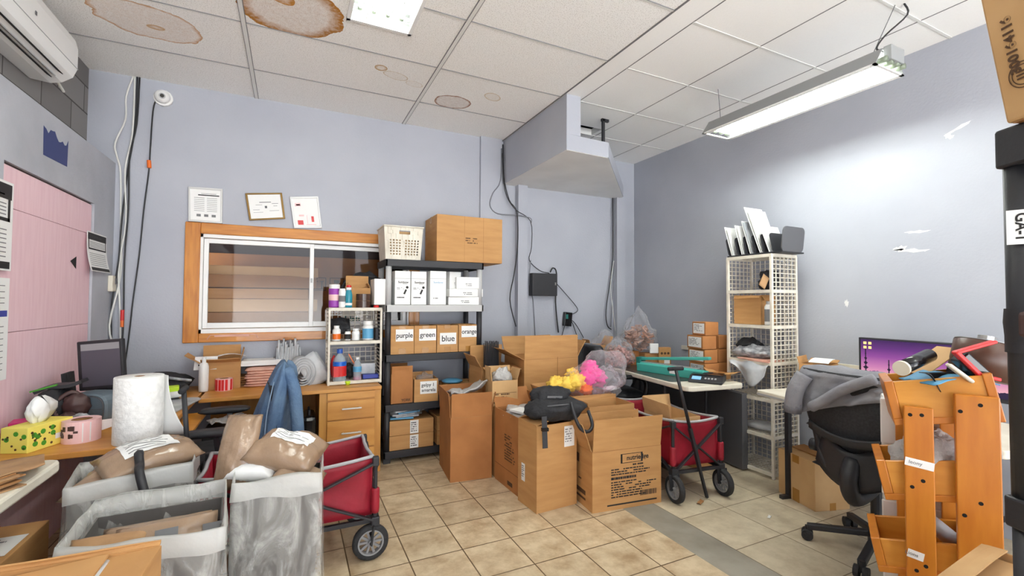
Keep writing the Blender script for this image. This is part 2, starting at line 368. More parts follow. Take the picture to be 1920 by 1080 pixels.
        bmesh.ops.remove_doubles(s.bm, verts=s.bm.verts, dist=1e-5)
        return s
    def blob(s, c, r, seed=0, amp=.25, fr=2.2, n=16, top=None):
        rings = []
        for i in range(n+1):
            th = math.pi*i/n; ring = []
            for k in range(n*2):
                ph = math.pi*k/n; d = Vector((math.sin(th)*math.cos(ph), math.sin(th)*math.sin(ph), -math.cos(th)))
                f = 1+amp*noise.noise(d*fr+Vector((seed*3.1,seed,0)))+amp*.5*noise.noise(d*fr*2.7+Vector((seed,0,seed*2)))
                q = Vector((c[0]+d.x*r[0]*f, c[1]+d.y*r[1]*f, c[2]+d.z*r[2]*f))
                if top: q = Vector(top(q, d))
                ring.append(q)
            rings.append(ring)
        return s.loft(rings, cap=False)
    def lattice(s, o, U, V, nu, nv, t):
        o, U, V = Vector(o), Vector(U), Vector(V)
        for i in range(nu+1): s.bar(o+U*i/nu, o+U*i/nu+V, t)
        for j in range(nv+1): s.bar(o+V*j/nv, o+V*j/nv+U, t)
        return s
    def obj(s, name, m, parent=None, smooth=False, bevel=0, loc=None):
        bmesh.ops.recalc_face_normals(s.bm, faces=s.bm.faces)
        me = bpy.data.meshes.new(name); s.bm.to_mesh(me); s.bm.free()
        if smooth: me.polygons.foreach_set('use_smooth', [True]*len(me.polygons))
        me.materials.append(M[m] if isinstance(m, str) else m)
        o = bpy.data.objects.new(name, me); C.objects.link(o)
        if parent: o.parent = parent
        if loc: o.location = loc
        if bevel:
            b = o.modifiers.new('bevel', 'BEVEL'); b.width = bevel; b.segments = 2; b.limit_method = 'ANGLE'; b.angle_limit = R(40)
        return o
def tag(o, label, cat, group=None):
    o['label'] = label; o['category'] = cat
    if group: o['group'] = group
    return o
def thing(name, label, cat, loc=(0,0,0), rz=0, group=None, rot=None):
    o = bpy.data.objects.new(name, None); C.objects.link(o); o.location = loc; o.empty_display_size = .05
    o.rotation_euler = [R(a) for a in rot] if rot else (0, 0, R(rz)); return tag(o, label, cat, group)
def solo(mb, name, m, label, cat, loc=(0,0,0), rz=0, group=None, smooth=False, bevel=0, rot=None):
    o = mb.obj(name, m, None, smooth, bevel); o.location = loc; o.rotation_euler = [R(a) for a in rot] if rot else (0, 0, R(rz)); return tag(o, label, cat, group)
def struct(mb, name, m, smooth=False, bevel=0, parent=None, label=None):
    o = mb.obj(name, m, parent, smooth, bevel)
    if not parent: o['kind'] = 'structure'
    if label: o['label'] = label
    return o
def copy_tree(o, parent=None):
    c = o.copy(); C.objects.link(c)
    if parent: c.parent = parent
    for ch in list(o.children): copy_tree(ch, c)
    return c
def dup(o, label, loc, rz=None, group=None):
    c = copy_tree(o); c.location = loc; c['label'] = label
    if rz is not None: c.rotation_euler = (0, 0, R(rz))
    if group: c['group'] = group
    return c
def text(s, size, loc, rot, m, parent, name='lettering', align='CENTER', bold=0, sx=1):
    cu = bpy.data.curves.new('lettering', 'FONT'); cu.body = s; cu.size = size; cu.align_x = align; cu.align_y = 'CENTER'; cu.offset = bold; cu.extrude = .0004
    t = bpy.data.objects.new('lettering', cu); C.objects.link(t); bpy.context.view_layer.update()
    me = bpy.data.meshes.new_from_object(t.evaluated_get(bpy.context.evaluated_depsgraph_get()))
    bpy.data.objects.remove(t); bpy.data.curves.remove(cu)
    me.materials.clear(); me.materials.append(M[m]); o = bpy.data.objects.new(name, me); C.objects.link(o); o.parent = parent
    o.location = loc; o.rotation_euler = [R(a) for a in rot]; o.scale = (sx, 1, 1); return o
FRONT = (90,0,0); LEFT = (90,0,-90)
def print_lines(rows, w, h, seed, parent, m, loc, rot, name='print', dense=.8):
    rnd = random.Random(seed); mb = MB(); lh = h/rows          # fine print too small to read: broken strokes of type
    for r_ in range(rows):
        x = 0; ww = w*rnd.uniform(.55, 1)
        while x < ww:
            l = rnd.uniform(.02,.07)*w*1.6; x1 = min(x+l, ww)
            if rnd.random() < dense: mb.bb(x, x1, h-(r_+.72)*lh, h-(r_+.25)*lh, 0, .0006)
            x = x1+.015*w
    o = mb.obj(name, m, parent); o.location = loc; o.rotation_euler = [R(a) for a in rot]; return o

# ------------------------------------------------------------------ the room
YB, XR, XL, XU, CZ, YF = 4.48, 3.87, -1.243, -1.42, 3.153, -3.2
struct(MB().bb(XU-.1,2.045,YF,YB+.1,-.12,0), 'floor', 'tile')
struct(MB().bb(2.29,XR+.1,YF,YB+.1,-.12,0), 'floor', 'tile_big')
struct(MB().bb(2.045,2.29,YF,YB+.1,-.12,-.001), 'floor', 'strip')
# back wall with the opening of the pass-through window
wx0, wx1, wz0, wz1 = -.70, 1.05, 1.12, 1.945
mb = MB(); mb.bb(XU-.1,wx0,YB,YB+.1,0,CZ); mb.bb(wx1,XR+.1,YB,YB+.1,0,CZ); mb.bb(wx0,wx1,YB,YB+.1,0,wz0); mb.bb(wx0,wx1,YB,YB+.1,wz1,CZ)
struct(mb, 'wall_back', 'wall')
# the lighter bay: two posts and the built-out strip beside them
struct(MB().bb(1.775,2.02,YB-.035,YB,0,CZ), 'trim_1', 'wall')
struct(MB().bb(2.20,2.315,YB-.075,YB,0,2.70), 'trim_2', 'wall')
struct(MB().bb(3.54,3.665,YB-.075,YB,0,2.70), 'trim_3', 'wall')
wr = struct(MB().bb(XR,XR+.1,YF,YB,0,CZ), 'wall_right', 'wall')
mb = MB()
for (y, z, w, h, a) in ((1.64,1.77,.2,.022,6),(1.70,1.79,.08,.03,-8),(1.60,1.895,.14,.016,2),(1.37,2.54,.13,.02,-22),(1.42,2.50,.05,.03,20),(2.05,1.40,.03,.05,0)):
    pts = [(XR-.0012, y+w/2*math.cos(2*math.pi*i/14)*(1+.25*math.sin(i*2.3)), z+h/2*math.sin(2*math.pi*i/14)*(1+.4*math.cos(i*3.1))+math.tan(R(a))*w/2*math.cos(2*math.pi*i/14)) for i in range(14)]
    mb.face([mb.v(p) for p in pts])
mb.obj('filler_patch', 'white_paint', wr)
struct(MB().bb(XU-.1,XU,YF,YB,0,CZ), 'wall_left', 'block')
# lower lining of the left wall, with the recess for the foam boarding
mb = MB(); mb.bb(XU,XL,4.09,YB,0,2.45); mb.bb(XU,XL,2.985,4.09,2.062,2.45); mb.bb(XU,XL,YF,2.985,0,2.45)
lo = struct(mb, 'wall_left_lining', 'wall_grey')
rnd = random.Random(4)
pts = [(3.352,2.192),(3.645,2.203),(3.65,2.362)]+[(3.652-.3*i/12, 2.345+rnd.uniform(-.03,.022)) for i in range(1,12)]+[(3.345,2.352)]
mb = MB(); mb.loft([[(XL+e,y,z) for y, z in pts] for e in (.0005,.0015)]); mb.obj('paint_patch', 'blue_paint', lo)
fb = thing('foam_boarding', 'pink rigid foam boards filling the doorway in the left wall', 'foam board', (XL-.012,2.99,0))
for z0, z1 in ((0,1.233),(1.236,1.846),(1.849,2.05)):
    MB().bb(-.05,0,.004,1.09,z0,z1).obj('board', 'pink_foam', fb)
mb = MB(); mb.prism([(0,0),(.085,.035),(.085,-.045)],0,.001); o = mb.obj('torn_hole', 'dark_void', fb); o.rotation_euler = (R(90),0,R(90)); o.location = (.0012,.78,1.64)
mb = MB(); mb.bb(XU+.02,XL-.02,3.0,4.085,2.048,2.066); struct(mb, 'trim_4', 'dark_brown')
# front wall behind the camera: unseen, its wide openings added to let in fill light
mb = MB(); mb.bb(XU-.1,XR+.1,YF-.1,YF,0,.08); mb.bb(XU-.1,XR+.1,YF-.1,YF,2.75,CZ)
for x in (XU-.1, 1.15, XR-.2): mb.bb(x,x+.3,YF-.1,YF,.08,2.75)
struct(mb, 'wall_front', 'wall')
# ceiling: speckled tiles on the left, smooth tiles on the right
def plate(x0, x1, y0, y1, z0, z1, holes):
    xs = sorted({x0,x1}|{h[0] for h in holes}|{h[1] for h in holes}); ys = sorted({y0,y1}|{h[2] for h in holes}|{h[3] for h in holes}); mb = MB()
    for a, b in zip(xs, xs[1:]):
        for c, d in zip(ys, ys[1:]):
            if not any(h[0] <= (a+b)/2 <= h[1] and h[2] <= (c+d)/2 <= h[3] for h in holes): mb.bb(a,b,c,d,z0,z1)
    return mb
struct(plate(XU-.1,2.04,YF,YB+.1,CZ,CZ+.06,[(.285,.665,1.76,2.94),(.285,.665,-1.0,.2)]), 'ceiling', 'ceil')
hx0, hx1, hy0, hy1 = 2.25, 2.80, 3.72, 3.90
struct(plate(2.04,XR+.1,YF,YB+.1,CZ-.004,CZ+.06,[(hx0,hx1,hy0,hy1),(2.41,2.79,-1.5,-.3)]), 'ceiling', 'ceil_smooth')
mb = MB().bb(hx0-.1,hx1+.1,hy0-.1,hy1+.1,CZ+.3,CZ+.32); mb.bb(hx0-.1,hx0-.08,hy0-.1,hy1+.1,CZ+.05,CZ+.3).bb(hx1+.08,hx1+.1,hy0-.1,hy1+.1,CZ+.05,CZ+.3).bb(hx0-.1,hx1+.1,hy0-.1,hy0-.08,CZ+.05,CZ+.3).bb(hx0-.1,hx1+.1,hy1+.08,hy1+.1,CZ+.05,CZ+.3); struct(mb, 'ceiling_void', 'dark_void')  # black box over the hole, sides added to keep outside light out
mb = MB()
for x in (-.305,.965): mb.bb(x-.013,x+.013,YF,YB,CZ-.006,CZ)
for j in range(-9,2): mb.bb(XU,2.04,3.286+.643*j-.007,3.286+.643*j+.007,CZ-.004,CZ)
struct(mb, 'trim_5', 'tbar')
mb = MB()
for x in (-.319,-.291,.951,.979): mb.bb(x-.0018,x+.0018,YF,YB,CZ-.0063,CZ)
for j in range(-9,2): mb.bb(XU,2.04,3.286+.643*j-.0085,3.286+.643*j-.006,CZ-.0045,CZ)
mb.bb(2.034,2.042,YF,YB,CZ-.008,CZ)
for x in (2.226,2.848,3.469): mb.bb(x-.0035,x+.0035,YF,YB,CZ-.006,CZ)
struct(mb, 'trim_6', 'ink_grey')
mb = MB()
for j in range(-9,4): mb.bb(2.226,XR,2.026+.626*j-.008,2.026+.626*j+.008,CZ-.007,CZ)
struct(mb, 'trim_7', 'tbar')
# the boxed-in duct in the corner of the ceiling
zs = 2.677
mb = MB(); mb.prism([(2.05,3.205),(2.19,3.205),(2.19,YB),(2.05,YB)],2.81,CZ-.004)
mb.prism([(2.05,3.205),(2.50,3.225),(3.60,4.36),(3.60,YB),(2.05,YB)],zs,2.81)
struct(mb, 'trim_8', 'wall')
struct(MB().prism([(2.055,3.21),(2.497,3.23),(3.595,4.363),(3.595,YB),(2.055,YB)],zs-.004,zs), 'trim_9', 'white_paint')
struct(MB().bb(XR-.02,XR,2.42,3.70,.89,.93), 'trim_10', 'table_white'); struct(MB().bb(XR-.02,XR,1.95,2.36,.89,.93), 'trim_11', 'table_white')
mb = MB(); mb.bb(1.0,XR,YB-.012,YB,0,.1); struct(mb, 'baseboard_back', 'dark_grey')

# pass-through window: oak casing, white sliding sashes, glass
w = bpy.data.objects.new('window_1', None); C.objects.link(w); w['kind'] = 'structure'
MB().bb(-.788,-.682,YB-.022,YB+.02,1.05,2.035).obj('casing', 'oak_v', w, bevel=.006)
MB().bb(1.035,1.14,YB-.022,YB+.02,1.05,2.035).obj('casing', 'oak_v', w, bevel=.006)
MB().bb(-.682,1.035,YB-.022,YB+.02,1.945,2.035).obj('casing', 'oak', w, bevel=.006)
MB().bb(-.682,1.035,YB-.022,YB+.02,1.05,1.125).obj('casing', 'oak', w, bevel=.006)
mb = MB()
for a in ((-.69,-.662,1.12,1.945),(1.02,1.045,1.12,1.945),(-.69,1.045,1.915,1.945),(-.69,1.045,1.12,1.16)): mb.bb(a[0],a[1],YB-.012,YB+.07,a[2],a[3])
mb.obj('window_frame', 'plastic_white', w, bevel=.003)
def sash(x0, x1, y):
    mb = MB(); t = .034
    mb.bb(x0,x0+t,y,y+.025,1.165,1.91); mb.bb(x1-t,x1,y,y+.025,1.165,1.91); mb.bb(x0+t,x1-t,y,y+.025,1.872,1.91); mb.bb(x0+t,x1-t,y,y+.025,1.165,1.21)
    s = mb.obj('sash', 'plastic_white', w, bevel=.003)
    MB().bb(x0+t,x1-t,y+.01,y+.014,1.21,1.872).obj('pane', 'glass', s)
sash(-.66,.175,YB+.005); sash(.14,1.018,YB+.035)
MB().bb(.15,.165,YB-.006,YB+.006,1.56,1.60).obj('latch', 'grey_plastic', w)
# pale worn mark on the lower casing
mb = MB(); mb.tube([(-.62,YB-.0235,1.075),(-.6,YB-.0235,1.105),(-.57,YB-.0235,1.11),(-.32,YB-.0235,1.112),(-.27,YB-.0235,1.105),(-.255,YB-.0235,1.08)],.003); mb.bb(-.57,-.32,YB-.0245,YB-.0225,1.095,1.113)
mb.obj('worn_patch', 'pink_env', w)
# storeroom beyond the window
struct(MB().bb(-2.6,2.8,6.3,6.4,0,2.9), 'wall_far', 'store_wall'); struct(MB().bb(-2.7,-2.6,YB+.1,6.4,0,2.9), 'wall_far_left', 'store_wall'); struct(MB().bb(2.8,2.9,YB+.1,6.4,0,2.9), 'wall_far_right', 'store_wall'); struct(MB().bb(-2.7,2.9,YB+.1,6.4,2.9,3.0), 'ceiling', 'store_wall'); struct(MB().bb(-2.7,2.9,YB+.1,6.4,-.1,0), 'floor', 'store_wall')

# ------------------------------------------------------------------ ceiling lights
def tubes(parent, n, x0, x1, y0, y1, z, r, m='tube'):
    for i in range(n):
        x = x0+(x1-x0)*(i+.5)/n
        t = MB().cyl((x,y0,z),(x,y1,z),r,n=10).obj('fluorescent_tube', m, parent, smooth=True)
        for y in (y0, y1): MB().cyl((x,y-.014,z),(x,y+.014,z),r*1.06,n=10).obj('tube_cap', 'fixture_cap', t)
def troffer(label, x, y):
    t = thing('ceiling_light', label, 'ceiling light', (x,y,CZ), group='ceiling lights')
    w_, l_ = .40, 1.2
    mb = MB(); b = .022
    mb.bb(-w_/2,w_/2,-l_/2,-l_/2+b,-.012,0).bb(-w_/2,w_/2,l_/2-b,l_/2,-.012,0).bb(-w_/2,-w_/2+b,-l_/2,l_/2,-.012,0).bb(w_/2-b,w_/2,-l_/2,l_/2,-.012,0)
    mb.obj('frame', 'plastic_white', t)
    mb = MB(); e = .012; x1, y1 = w_/2-e, l_/2-e; mb.bb(-x1,x1,-y1,y1,.10,.104).bb(-x1,-x1+.003,-y1,y1,0,.10).bb(x1-.003,x1,-y1,y1,0,.10).bb(-x1,x1,-y1,-y1+.003,0,.10).bb(-x1,x1,y1-.003,y1,0,.10); mb.obj('reflector', 'reflector', t)
    tubes(t, 4, -w_/2+.03, w_/2-.03, -l_/2+.06, l_/2-.06, .055, .0127)
    mb = MB(); mb.lattice((-w_/2+b,-l_/2+b,-.006), (w_/2*2-2*b,0,0), (0,l_-2*b,0), 4, 12, .003); mb.obj('wire_guard', 'plastic_white', t)
    return t
t0 = troffer('fluorescent ceiling light with wire guard, at the top edge of the picture', .475, 2.35)
t1 = troffer('added unseen fluorescent ceiling light behind the camera on the left', .475, -.4)  # added fill lamp out of view, built like the visible fixture
t2 = troffer('added unseen fluorescent ceiling light behind the camera on the right', 2.6, -.9)  # second added lamp out of view, more fill from the right
s = thing('shop_light', 'long hanging fluorescent shop light with four tubes by the right wall', 'hanging light', (3.085,1.985,2.75))
mb = MB(); mb.loft([[(x,y,z) for x, z in ((-.155,0),(-.08,.105),(.08,.105),(.155,0),(.148,0),(.076,.097),(-.076,.097),(-.148,0))] for y in (-.6,.6)]); mb.obj('housing', 'shop_grey', s)
mb = MB(); mb.prism([(-.155,-.6),(-.125,-.6),(-.125,.6),(-.155,.6)],-.004,.004); mb.prism([(.125,-.6),(.155,-.6),(.155,.6),(.125,.6)],-.004,.004); mb.bb(-.155,.155,.585,.6,-.004,.004); mb.bb(-.155,.155,-.6,-.585,-.004,.004); mb.obj('rim', 'plastic_white', s)
mb = MB(); mb.bb(-.074,.074,-.59,.59,.09,.094); mb.obj('reflector', 'reflector', s)
tubes(s, 4, -.125, .125, -.575, .57, .03, .0127, 'shop_tube')
mb = MB(); mb.lattice((-.125,-.59,-.002), (.25,0,0), (0,1.18,0), 2, 16, .0025); mb.obj('wire_guard', 'dark_grey', s)
mb = MB(); mb.bb(-.07,.07,-.64,-.6,.03,.115); mb.obj('end_plate', 'shop_grey', s, bevel=.004)
for x in (-.094,-.031,.031,.094): MB().cyl((x,-.63,.03),(x,-.585,.03),.017).obj('lamp_holder', 'fixture_cap', s, smooth=True)
MB().tube([(-.04,.52,.10),(.03,.6,.40)],.0022,sub=1).obj('hanger_wire', 'dark_grey', s); MB().tube([(0,-.5,.10),(.07,-.6,.40)],.0022,sub=1).obj('hanger_wire', 'dark_grey', s)
MB().tube([(.10,-.63,.40),(.11,-.64,.33),(.02,-.57,.22),(-.03,-.55,.135),(.03,-.6,.125),(.04,-.62,.10)],.005).obj('power_cord', 'cable_black', s, smooth=True)
mb = MB(); mb.bb(-.012,.012,-.012,.012,-.43,0); mb.bb(-.02,.06,-.012,.012,-.025,0)
solo(mb, 'ceiling_strut', 'black', 'thin black steel strut hanging from the ceiling by the duct box', 'strut', (2.65,3.50,CZ-.004))

# ------------------------------------------------------------------ things on the left and back walls
a = thing('wall_air_conditioner', 'white wall-mounted air conditioner high on the left wall', 'air conditioner', (XU,3.20,2.70))
prof = [(0,.30),(.16,.30),(.205,.28),(.22,.22),(.22,.10),(.20,.045),(.15,.005),(.10,-.01),(0,0)]
MB().loft([[(x,y,z) for x, z in prof] for y in (-.45,.43)]).obj('body', 'plastic_white', a, bevel=.012)
mb = MB(); mb.bb(.2195,.2215,-.45,.425,.098,.102); mb.obj('seam', 'grey_plastic', a)
for q in ((.196,.034,.165,.012),(.15,.001,.115,-.010)):
    mb = MB(); mb.bar(((q[0]+q[2])/2+.003,-.45,(q[1]+q[3])/2-.004),((q[0]+q[2])/2+.003,.30,(q[1]+q[3])/2-.004),.028,.004,up=(.55,0,.83)); mb.obj('air_slot', 'dark_void', a)
mb = MB(); mb.bar((.155,-.45,.0),(.155,.30,.0),.02,.005,up=(.5,0,.85)); mb.obj('louver', 'grey_plastic', a)
mb = MB(); mb.bb(.222,.224,-.10,-.085,.145,.165); mb.obj('badge', 'dark_grey', a)
MB().tube([(.08,.42,.10),(.09,.62,.02)],.008,sub=1).obj('drain_pipe', 'cable_white', a)

def sheet_paper(name, label, y0, y1, z0, z1, blocks, curl=0):
    t = thing(name, label, 'notice', (XL+.003,y0,z0))
    MB().sheet(lambda u, v: (.004+curl*(1-v)**3, u*(y1-y0), v*(z1-z0)), 4, 12, .0015).obj('sheet', 'paper', t)
    for (u0,u1,v0,v1,m) in blocks:
        MB().sheet(lambda u, v: (.0052+curl*(1-(v0+(v1-v0)*v))**3, (u0+(u1-u0)*u)*(y1-y0), (v0+(v1-v0)*v)*(z1-z0)), 2, 6).obj('printed_block', m, t)
    return t
nb = [(.03,.97,.80,.97,'ink'),(.05,.95,.55,.59,'ink'),(.05,.09,.55,.8,'ink'),(.91,.95,.55,.8,'ink'),(.03,.97,.02,.10,'ink')]+[(.12,.88,z,z+.012,'ink_grey') for z in (.62,.66,.70,.74)]+[(.08,.9,z,z+.012,'ink_grey') for z in (.15,.2,.25,.3,.35,.4,.45)]+[(.15,.7,.88,.895,'paper'),(.15,.85,.84,.855,'paper')]
sheet_paper('posted_notice', 'black and white notice with curling corner at the right edge of the pink board', 3.96, 4.31, 1.592, 1.86, nb, .03)
sheet_paper('posted_notice', 'large notice with black header at the left edge of the picture, on the grey wall', 2.55, 3.06, 1.535, 1.962, nb)
sheet_paper('posted_notice', 'long paper notice with a blue band below the large one at the left picture edge', 2.55, 3.055, 1.013, 1.50, [(.03,.97,.62,.68,'navy')]+[(.08,.92,z,z+.008,'ink_grey') for z in (.1,.16,.22,.28,.34,.4,.46,.52,.75,.8,.86,.92)])
b = thing('wall_switch_box', 'cream electrical box on the left wall beside the cables', 'electrical box', (XL,4.43,1.46))
MB().bb(0,.03,-.045,.04,0,.12).obj('box', 'table_white', b, bevel=.004); MB().bb(.03,.038,.0,.03,.06,.10).obj('switch', 'dark_grey', b)

def cable(name, m, r, pts, label, group=None, loc=(0,0,0)):
    return solo(MB().tube(pts, r), name, m, label, 'cable', loc, group=group, smooth=True)
yb = YB-.012
cable('wall_cable', 'cable_white', .007, [(-1.15,yb,3.15),(-1.19,yb,2.98),(-1.19,yb,2.80),(-1.24,yb-.03,2.60),(-1.23,yb-.02,2.50),(-1.21,yb,2.38),(-1.20,yb,2.0),(-1.19,yb,1.6),(-1.235,yb-.05,1.2),(-1.20,yb-.02,1.02)], 'white cable that swings out widest near the ceiling in the left back corner')
cable('wall_cable', 'cable_white', .007, [(-1.14,yb,3.15),(-1.145,yb,2.7),(-1.18,yb-.01,2.4),(-1.165,yb-.012,2.0),(-1.20,yb-.012,1.65),(-1.185,yb-.012,1.32),(-1.175,yb-.012,1.0),(-1.19,yb-.02,.82)], 'straight white cable running down the left back corner to behind the monitor')
cable('wall_cable', 'cable_black', .006, [(-1.125,yb,3.15),(-1.13,yb,2.75),(-1.165,yb-.005,2.4),(-1.19,yb-.016,2.0),(-1.20,yb-.02,1.7),(-1.23,yb-.03,1.35),(-1.22,yb-.03,1.0)], 'black cable furthest left of those running down the left back corner')
cable('wall_cable', 'cable_black', .006, [(-1.11,yb,3.15),(-1.12,yb,2.78),(-1.155,yb-.012,2.5),(-1.15,yb-.02,2.1),(-1.165,yb-.02,1.7),(-1.16,yb-.02,1.2),(-1.17,yb-.02,.85)], 'black cable nearest the window of the bundle in the left back corner')
o = thing('cable_connector', 'red and yellow plug joining cables low in the left back corner', 'connector', (-1.165,yb-.03,1.19))
MB().cyl((0,0,.05),(0,0,.13),.012).obj('red_plug', 'red', o); MB().cyl((0,0,0),(0,0,.05),.011).obj('yellow_plug', 'orange', o)
c = thing('security_camera', 'white dome security camera high on the back wall', 'camera', (-.955,YB,3.015))
MB().cyl((0,0,0),(0,-.025,0),.065).obj('base', 'plastic_white', c, smooth=False, bevel=.004)
MB().blob((0,-.045,0),(.052,.045,.052),amp=0).obj('dome', 'plastic_white', c, smooth=True)
MB().cyl((.006,-.082,-.008),(.008,-.095,-.012),.022).obj('lens_ring', 'grey_plastic', c); MB().cyl((.006,-.09,-.008),(.009,-.099,-.012),.014).obj('lens', 'black_gloss', c)
ca = thing('camera_cable', 'black cable with orange joint hanging down from the dome camera', 'cable', (0,0,0))
MB().tube([(-1.0,yb,3.0),(-1.02,yb,2.9),(-1.03,yb,2.6),(-1.035,yb,2.42),(-1.06,yb,2.1),(-1.08,yb,1.75),(-1.11,yb,1.4),(-1.13,yb,1.1),(-1.165,yb,.72)],.0055).obj('cord', 'cable_black', ca, smooth=True)
MB().cyl((-1.032,yb-.004,2.44),(-1.036,yb-.004,2.50),.014).obj('joint', 'orange', ca)

def frame(label, corners, m, art):
    (x0,z0),(x1,z1) = corners[0], corners[2]
    q = [Vector((x,YB-.024-.0*i,z)) for i,(x,z) in enumerate(corners)]          # bottom-left, bottom-right, top-right, top-left
    cx = sum(p.x for p in q)/4; cz = min(p.z for p in q)
    t = thing('picture_frame', label, 'picture frame', (cx,YB,cz), group='frames on the window casing')
    off = Vector((cx,YB,cz)); q = [p-off for p in q]; ctr = sum(q, Vector())/4
    inn = [ctr+(p-ctr)*.89 for p in q]; mb = MB()
    for i in range(4):
        j = (i+1)%4; d = Vector((0,.02,0)); mb.hexa([q[i],q[j],inn[j],inn[i],q[i]+d,q[j]+d,inn[j]+d,inn[i]+d])
    mb.obj('moulding', m, t, bevel=.002)
    d = Vector((0,.008,0)); pg = MB(); pg.hexa([p+d for p in inn]+[p+d*1.5 for p in inn]); pg.obj('certificate', 'paper', t)
    def uv(u, v): return inn[0].lerp(inn[1],u).lerp(inn[3].lerp(inn[2],u),v)+Vector((0,.0068,0))
    for (u0,u1,v0,v1,mm) in art: MB().quad(uv(u0,v0),uv(u1,v0),uv(u1,v1),uv(u0,v1)).obj('print', mm, t)
    return t
frame('white-framed printed notice standing at the left corner of the window casing', [(-.767,2.038),(-.534,2.038),(-.537,2.328),(-.774,2.322)], 'silver_frame', [(.25,.95,.80,.835,'ink'),(.35,.85,.86,.875,'ink_grey')]+[(.12,.46,z,z+.012,'ink_grey') for z in (.3,.36,.42,.48,.54,.6,.66,.72)]+[(.54,.88,z,z+.012,'ink_grey') for z in (.3,.36,.42,.48,.54,.6,.66,.72)]+[(a_,a_+.14,.12,.2,'ink_grey') for a_ in (.2,.45,.7)])
frame('tilted certificate in a dark gold frame above the window', [(-.338,2.08),(-.064,2.118),(-.094,2.344),(-.374,2.31)], 'brass', [(.32,.68,.66,.69,'ink_grey'),(.2,.4,.56,.575,'ink_grey'),(.1,.3,.36,.375,'ink_grey'),(.1,.4,.25,.262,'ink_grey'),(.6,.9,.3,.315,'ink_grey'),(.7,.9,.6,.62,'ink_grey'),(.74,.86,.5,.52,'ink_grey'),(.47,.54,.42,.52,'dark_grey')])
frame('leaning white frame with red drawings, rightmost of the three over the window', [(.008,2.04),(.236,2.058),(.198,2.343),(-.034,2.315)], 'silver_frame', [(.1,.32,.72,.84,'pink'),(.15,.3,.75,.8,'red'),(.2,.4,.36,.42,'pink'),(.12,.34,.06,.22,'red'),(.68,.78,.16,.36,'red'),(.45,.85,.05,.08,'pink'),(.5,.52,.1,.4,'pink')])

# junction box and wires in the lighter bay
n = thing('network_box', 'black metal network box screwed to the wall of the pale bay', 'box', (2.53,YB,1.465))
MB().bb(-.16,.16,-.09,0,0,.25).obj('case', 'black', n, bevel=.006); MB().bb(.125,.14,-.094,-.09,.12,.15).obj('lock', 'steel', n)
n = thing('power_adapter', 'small black adapter hanging by its wires below the network box', 'adapter', (2.86,YB,1.12))
MB().box((0,-.03,.08),(.10,.05,.16),(0,6,0)).obj('case', 'black_gloss', n, bevel=.006); MB().box((-.02,-.056,.11),(.03,.004,.05)).obj('label_plate', 'teal_dark', n)
g = 'loose wires in the pale bay'
cable('loose_wire', 'cable_black', .006, [(2.03,yb-.02,3.10),(2.04,yb-.03,2.75),(2.10,yb-.04,2.5),(2.17,yb-.09,2.36),(2.18,yb-.09,2.0),(2.16,yb-.05,1.7),(2.12,yb-.03,1.42),(2.185,yb-.05,1.13)], 'thick black wire falling along the left post of the pale bay', g)
cable('loose_wire', 'cable_grey', .006, [(2.01,yb-.03,3.05),(2.0,yb-.03,2.7),(1.91,yb-.03,2.55),(1.88,yb-.03,2.42),(1.97,yb-.03,2.34),(2.19,yb-.09,2.33),(2.33,yb-.1,2.31),(2.34,yb-.1,2.26)], 'grey wire looping left out over the pale strip under the duct box', g)
cable('loose_wire', 'cable_black', .0045, [(2.02,yb-.03,3.0),(2.05,yb-.04,2.6),(2.14,yb-.09,2.4),(2.33,yb-.1,2.28),(2.35,yb-.09,2.0),(2.36,yb-.02,1.86),(2.49,yb-.02,1.75),(2.6,yb-.05,1.72)], 'thin black wire swinging from the left post into the network box', g)
cable('loose_wire', 'cable_grey', .0045, [(2.38,yb-.02,1.86),(2.37,yb,1.6),(2.42,yb,1.42),(2.45,yb,1.0)], 'grey wire dropping to the left of the network box', g)
cable('loose_wire', 'cable_black', .008, [(2.60,yb-.07,1.73),(2.64,yb-.06,1.78),(2.70,yb-.04,1.72),(2.70,yb-.02,1.4),(2.74,yb-.02,1.05)], 'thick black cord arching out of the network box top and down', g)
cable('loose_wire', 'cable_black', .004, [(2.72,yb-.02,1.6),(2.95,yb-.02,1.38),(3.0,yb-.02,1.3),(2.92,yb-.04,1.26)], 'thin black wire sagging from the network box to the adapter', g)
for k, (dx, lab) in enumerate(((0,'first black cord fanning down right from the adapter'),(.06,'second black cord fanning down right from the adapter'),(-.16,'black cord falling left from the adapter'))):
    cable('loose_wire', 'cable_black', .0045, [(2.88,yb-.03,1.2),(2.93+dx*.6,yb-.02,1.15),(3.0+dx*1.4,yb-.02,.98)], lab, g)
cable('loose_wire', 'cable_black', .006, [(3.50,yb-.03,2.67),(3.50,yb-.03,2.0),(3.47,yb-.03,1.7),(3.40,yb-.03,1.3),(3.42,yb-.03,1.12),(3.48,yb-.03,1.07)], 'black wire bowing left from the right post of the pale bay', g)
cable('loose_wire', 'cable_grey', .006, [(3.52,yb-.03,2.67),(3.525,yb-.03,1.9),(3.50,yb-.03,1.5),(3.47,yb-.03,1.1)], 'grey wire hanging straight down the right post', g)
cable('loose_wire', 'cable_white', .005, [(3.51,yb-.04,1.9),(3.46,yb-.04,1.6),(3.49,yb-.04,1.35),(3.53,yb-.04,1.05)], 'white wire curling low beside the right post', g)

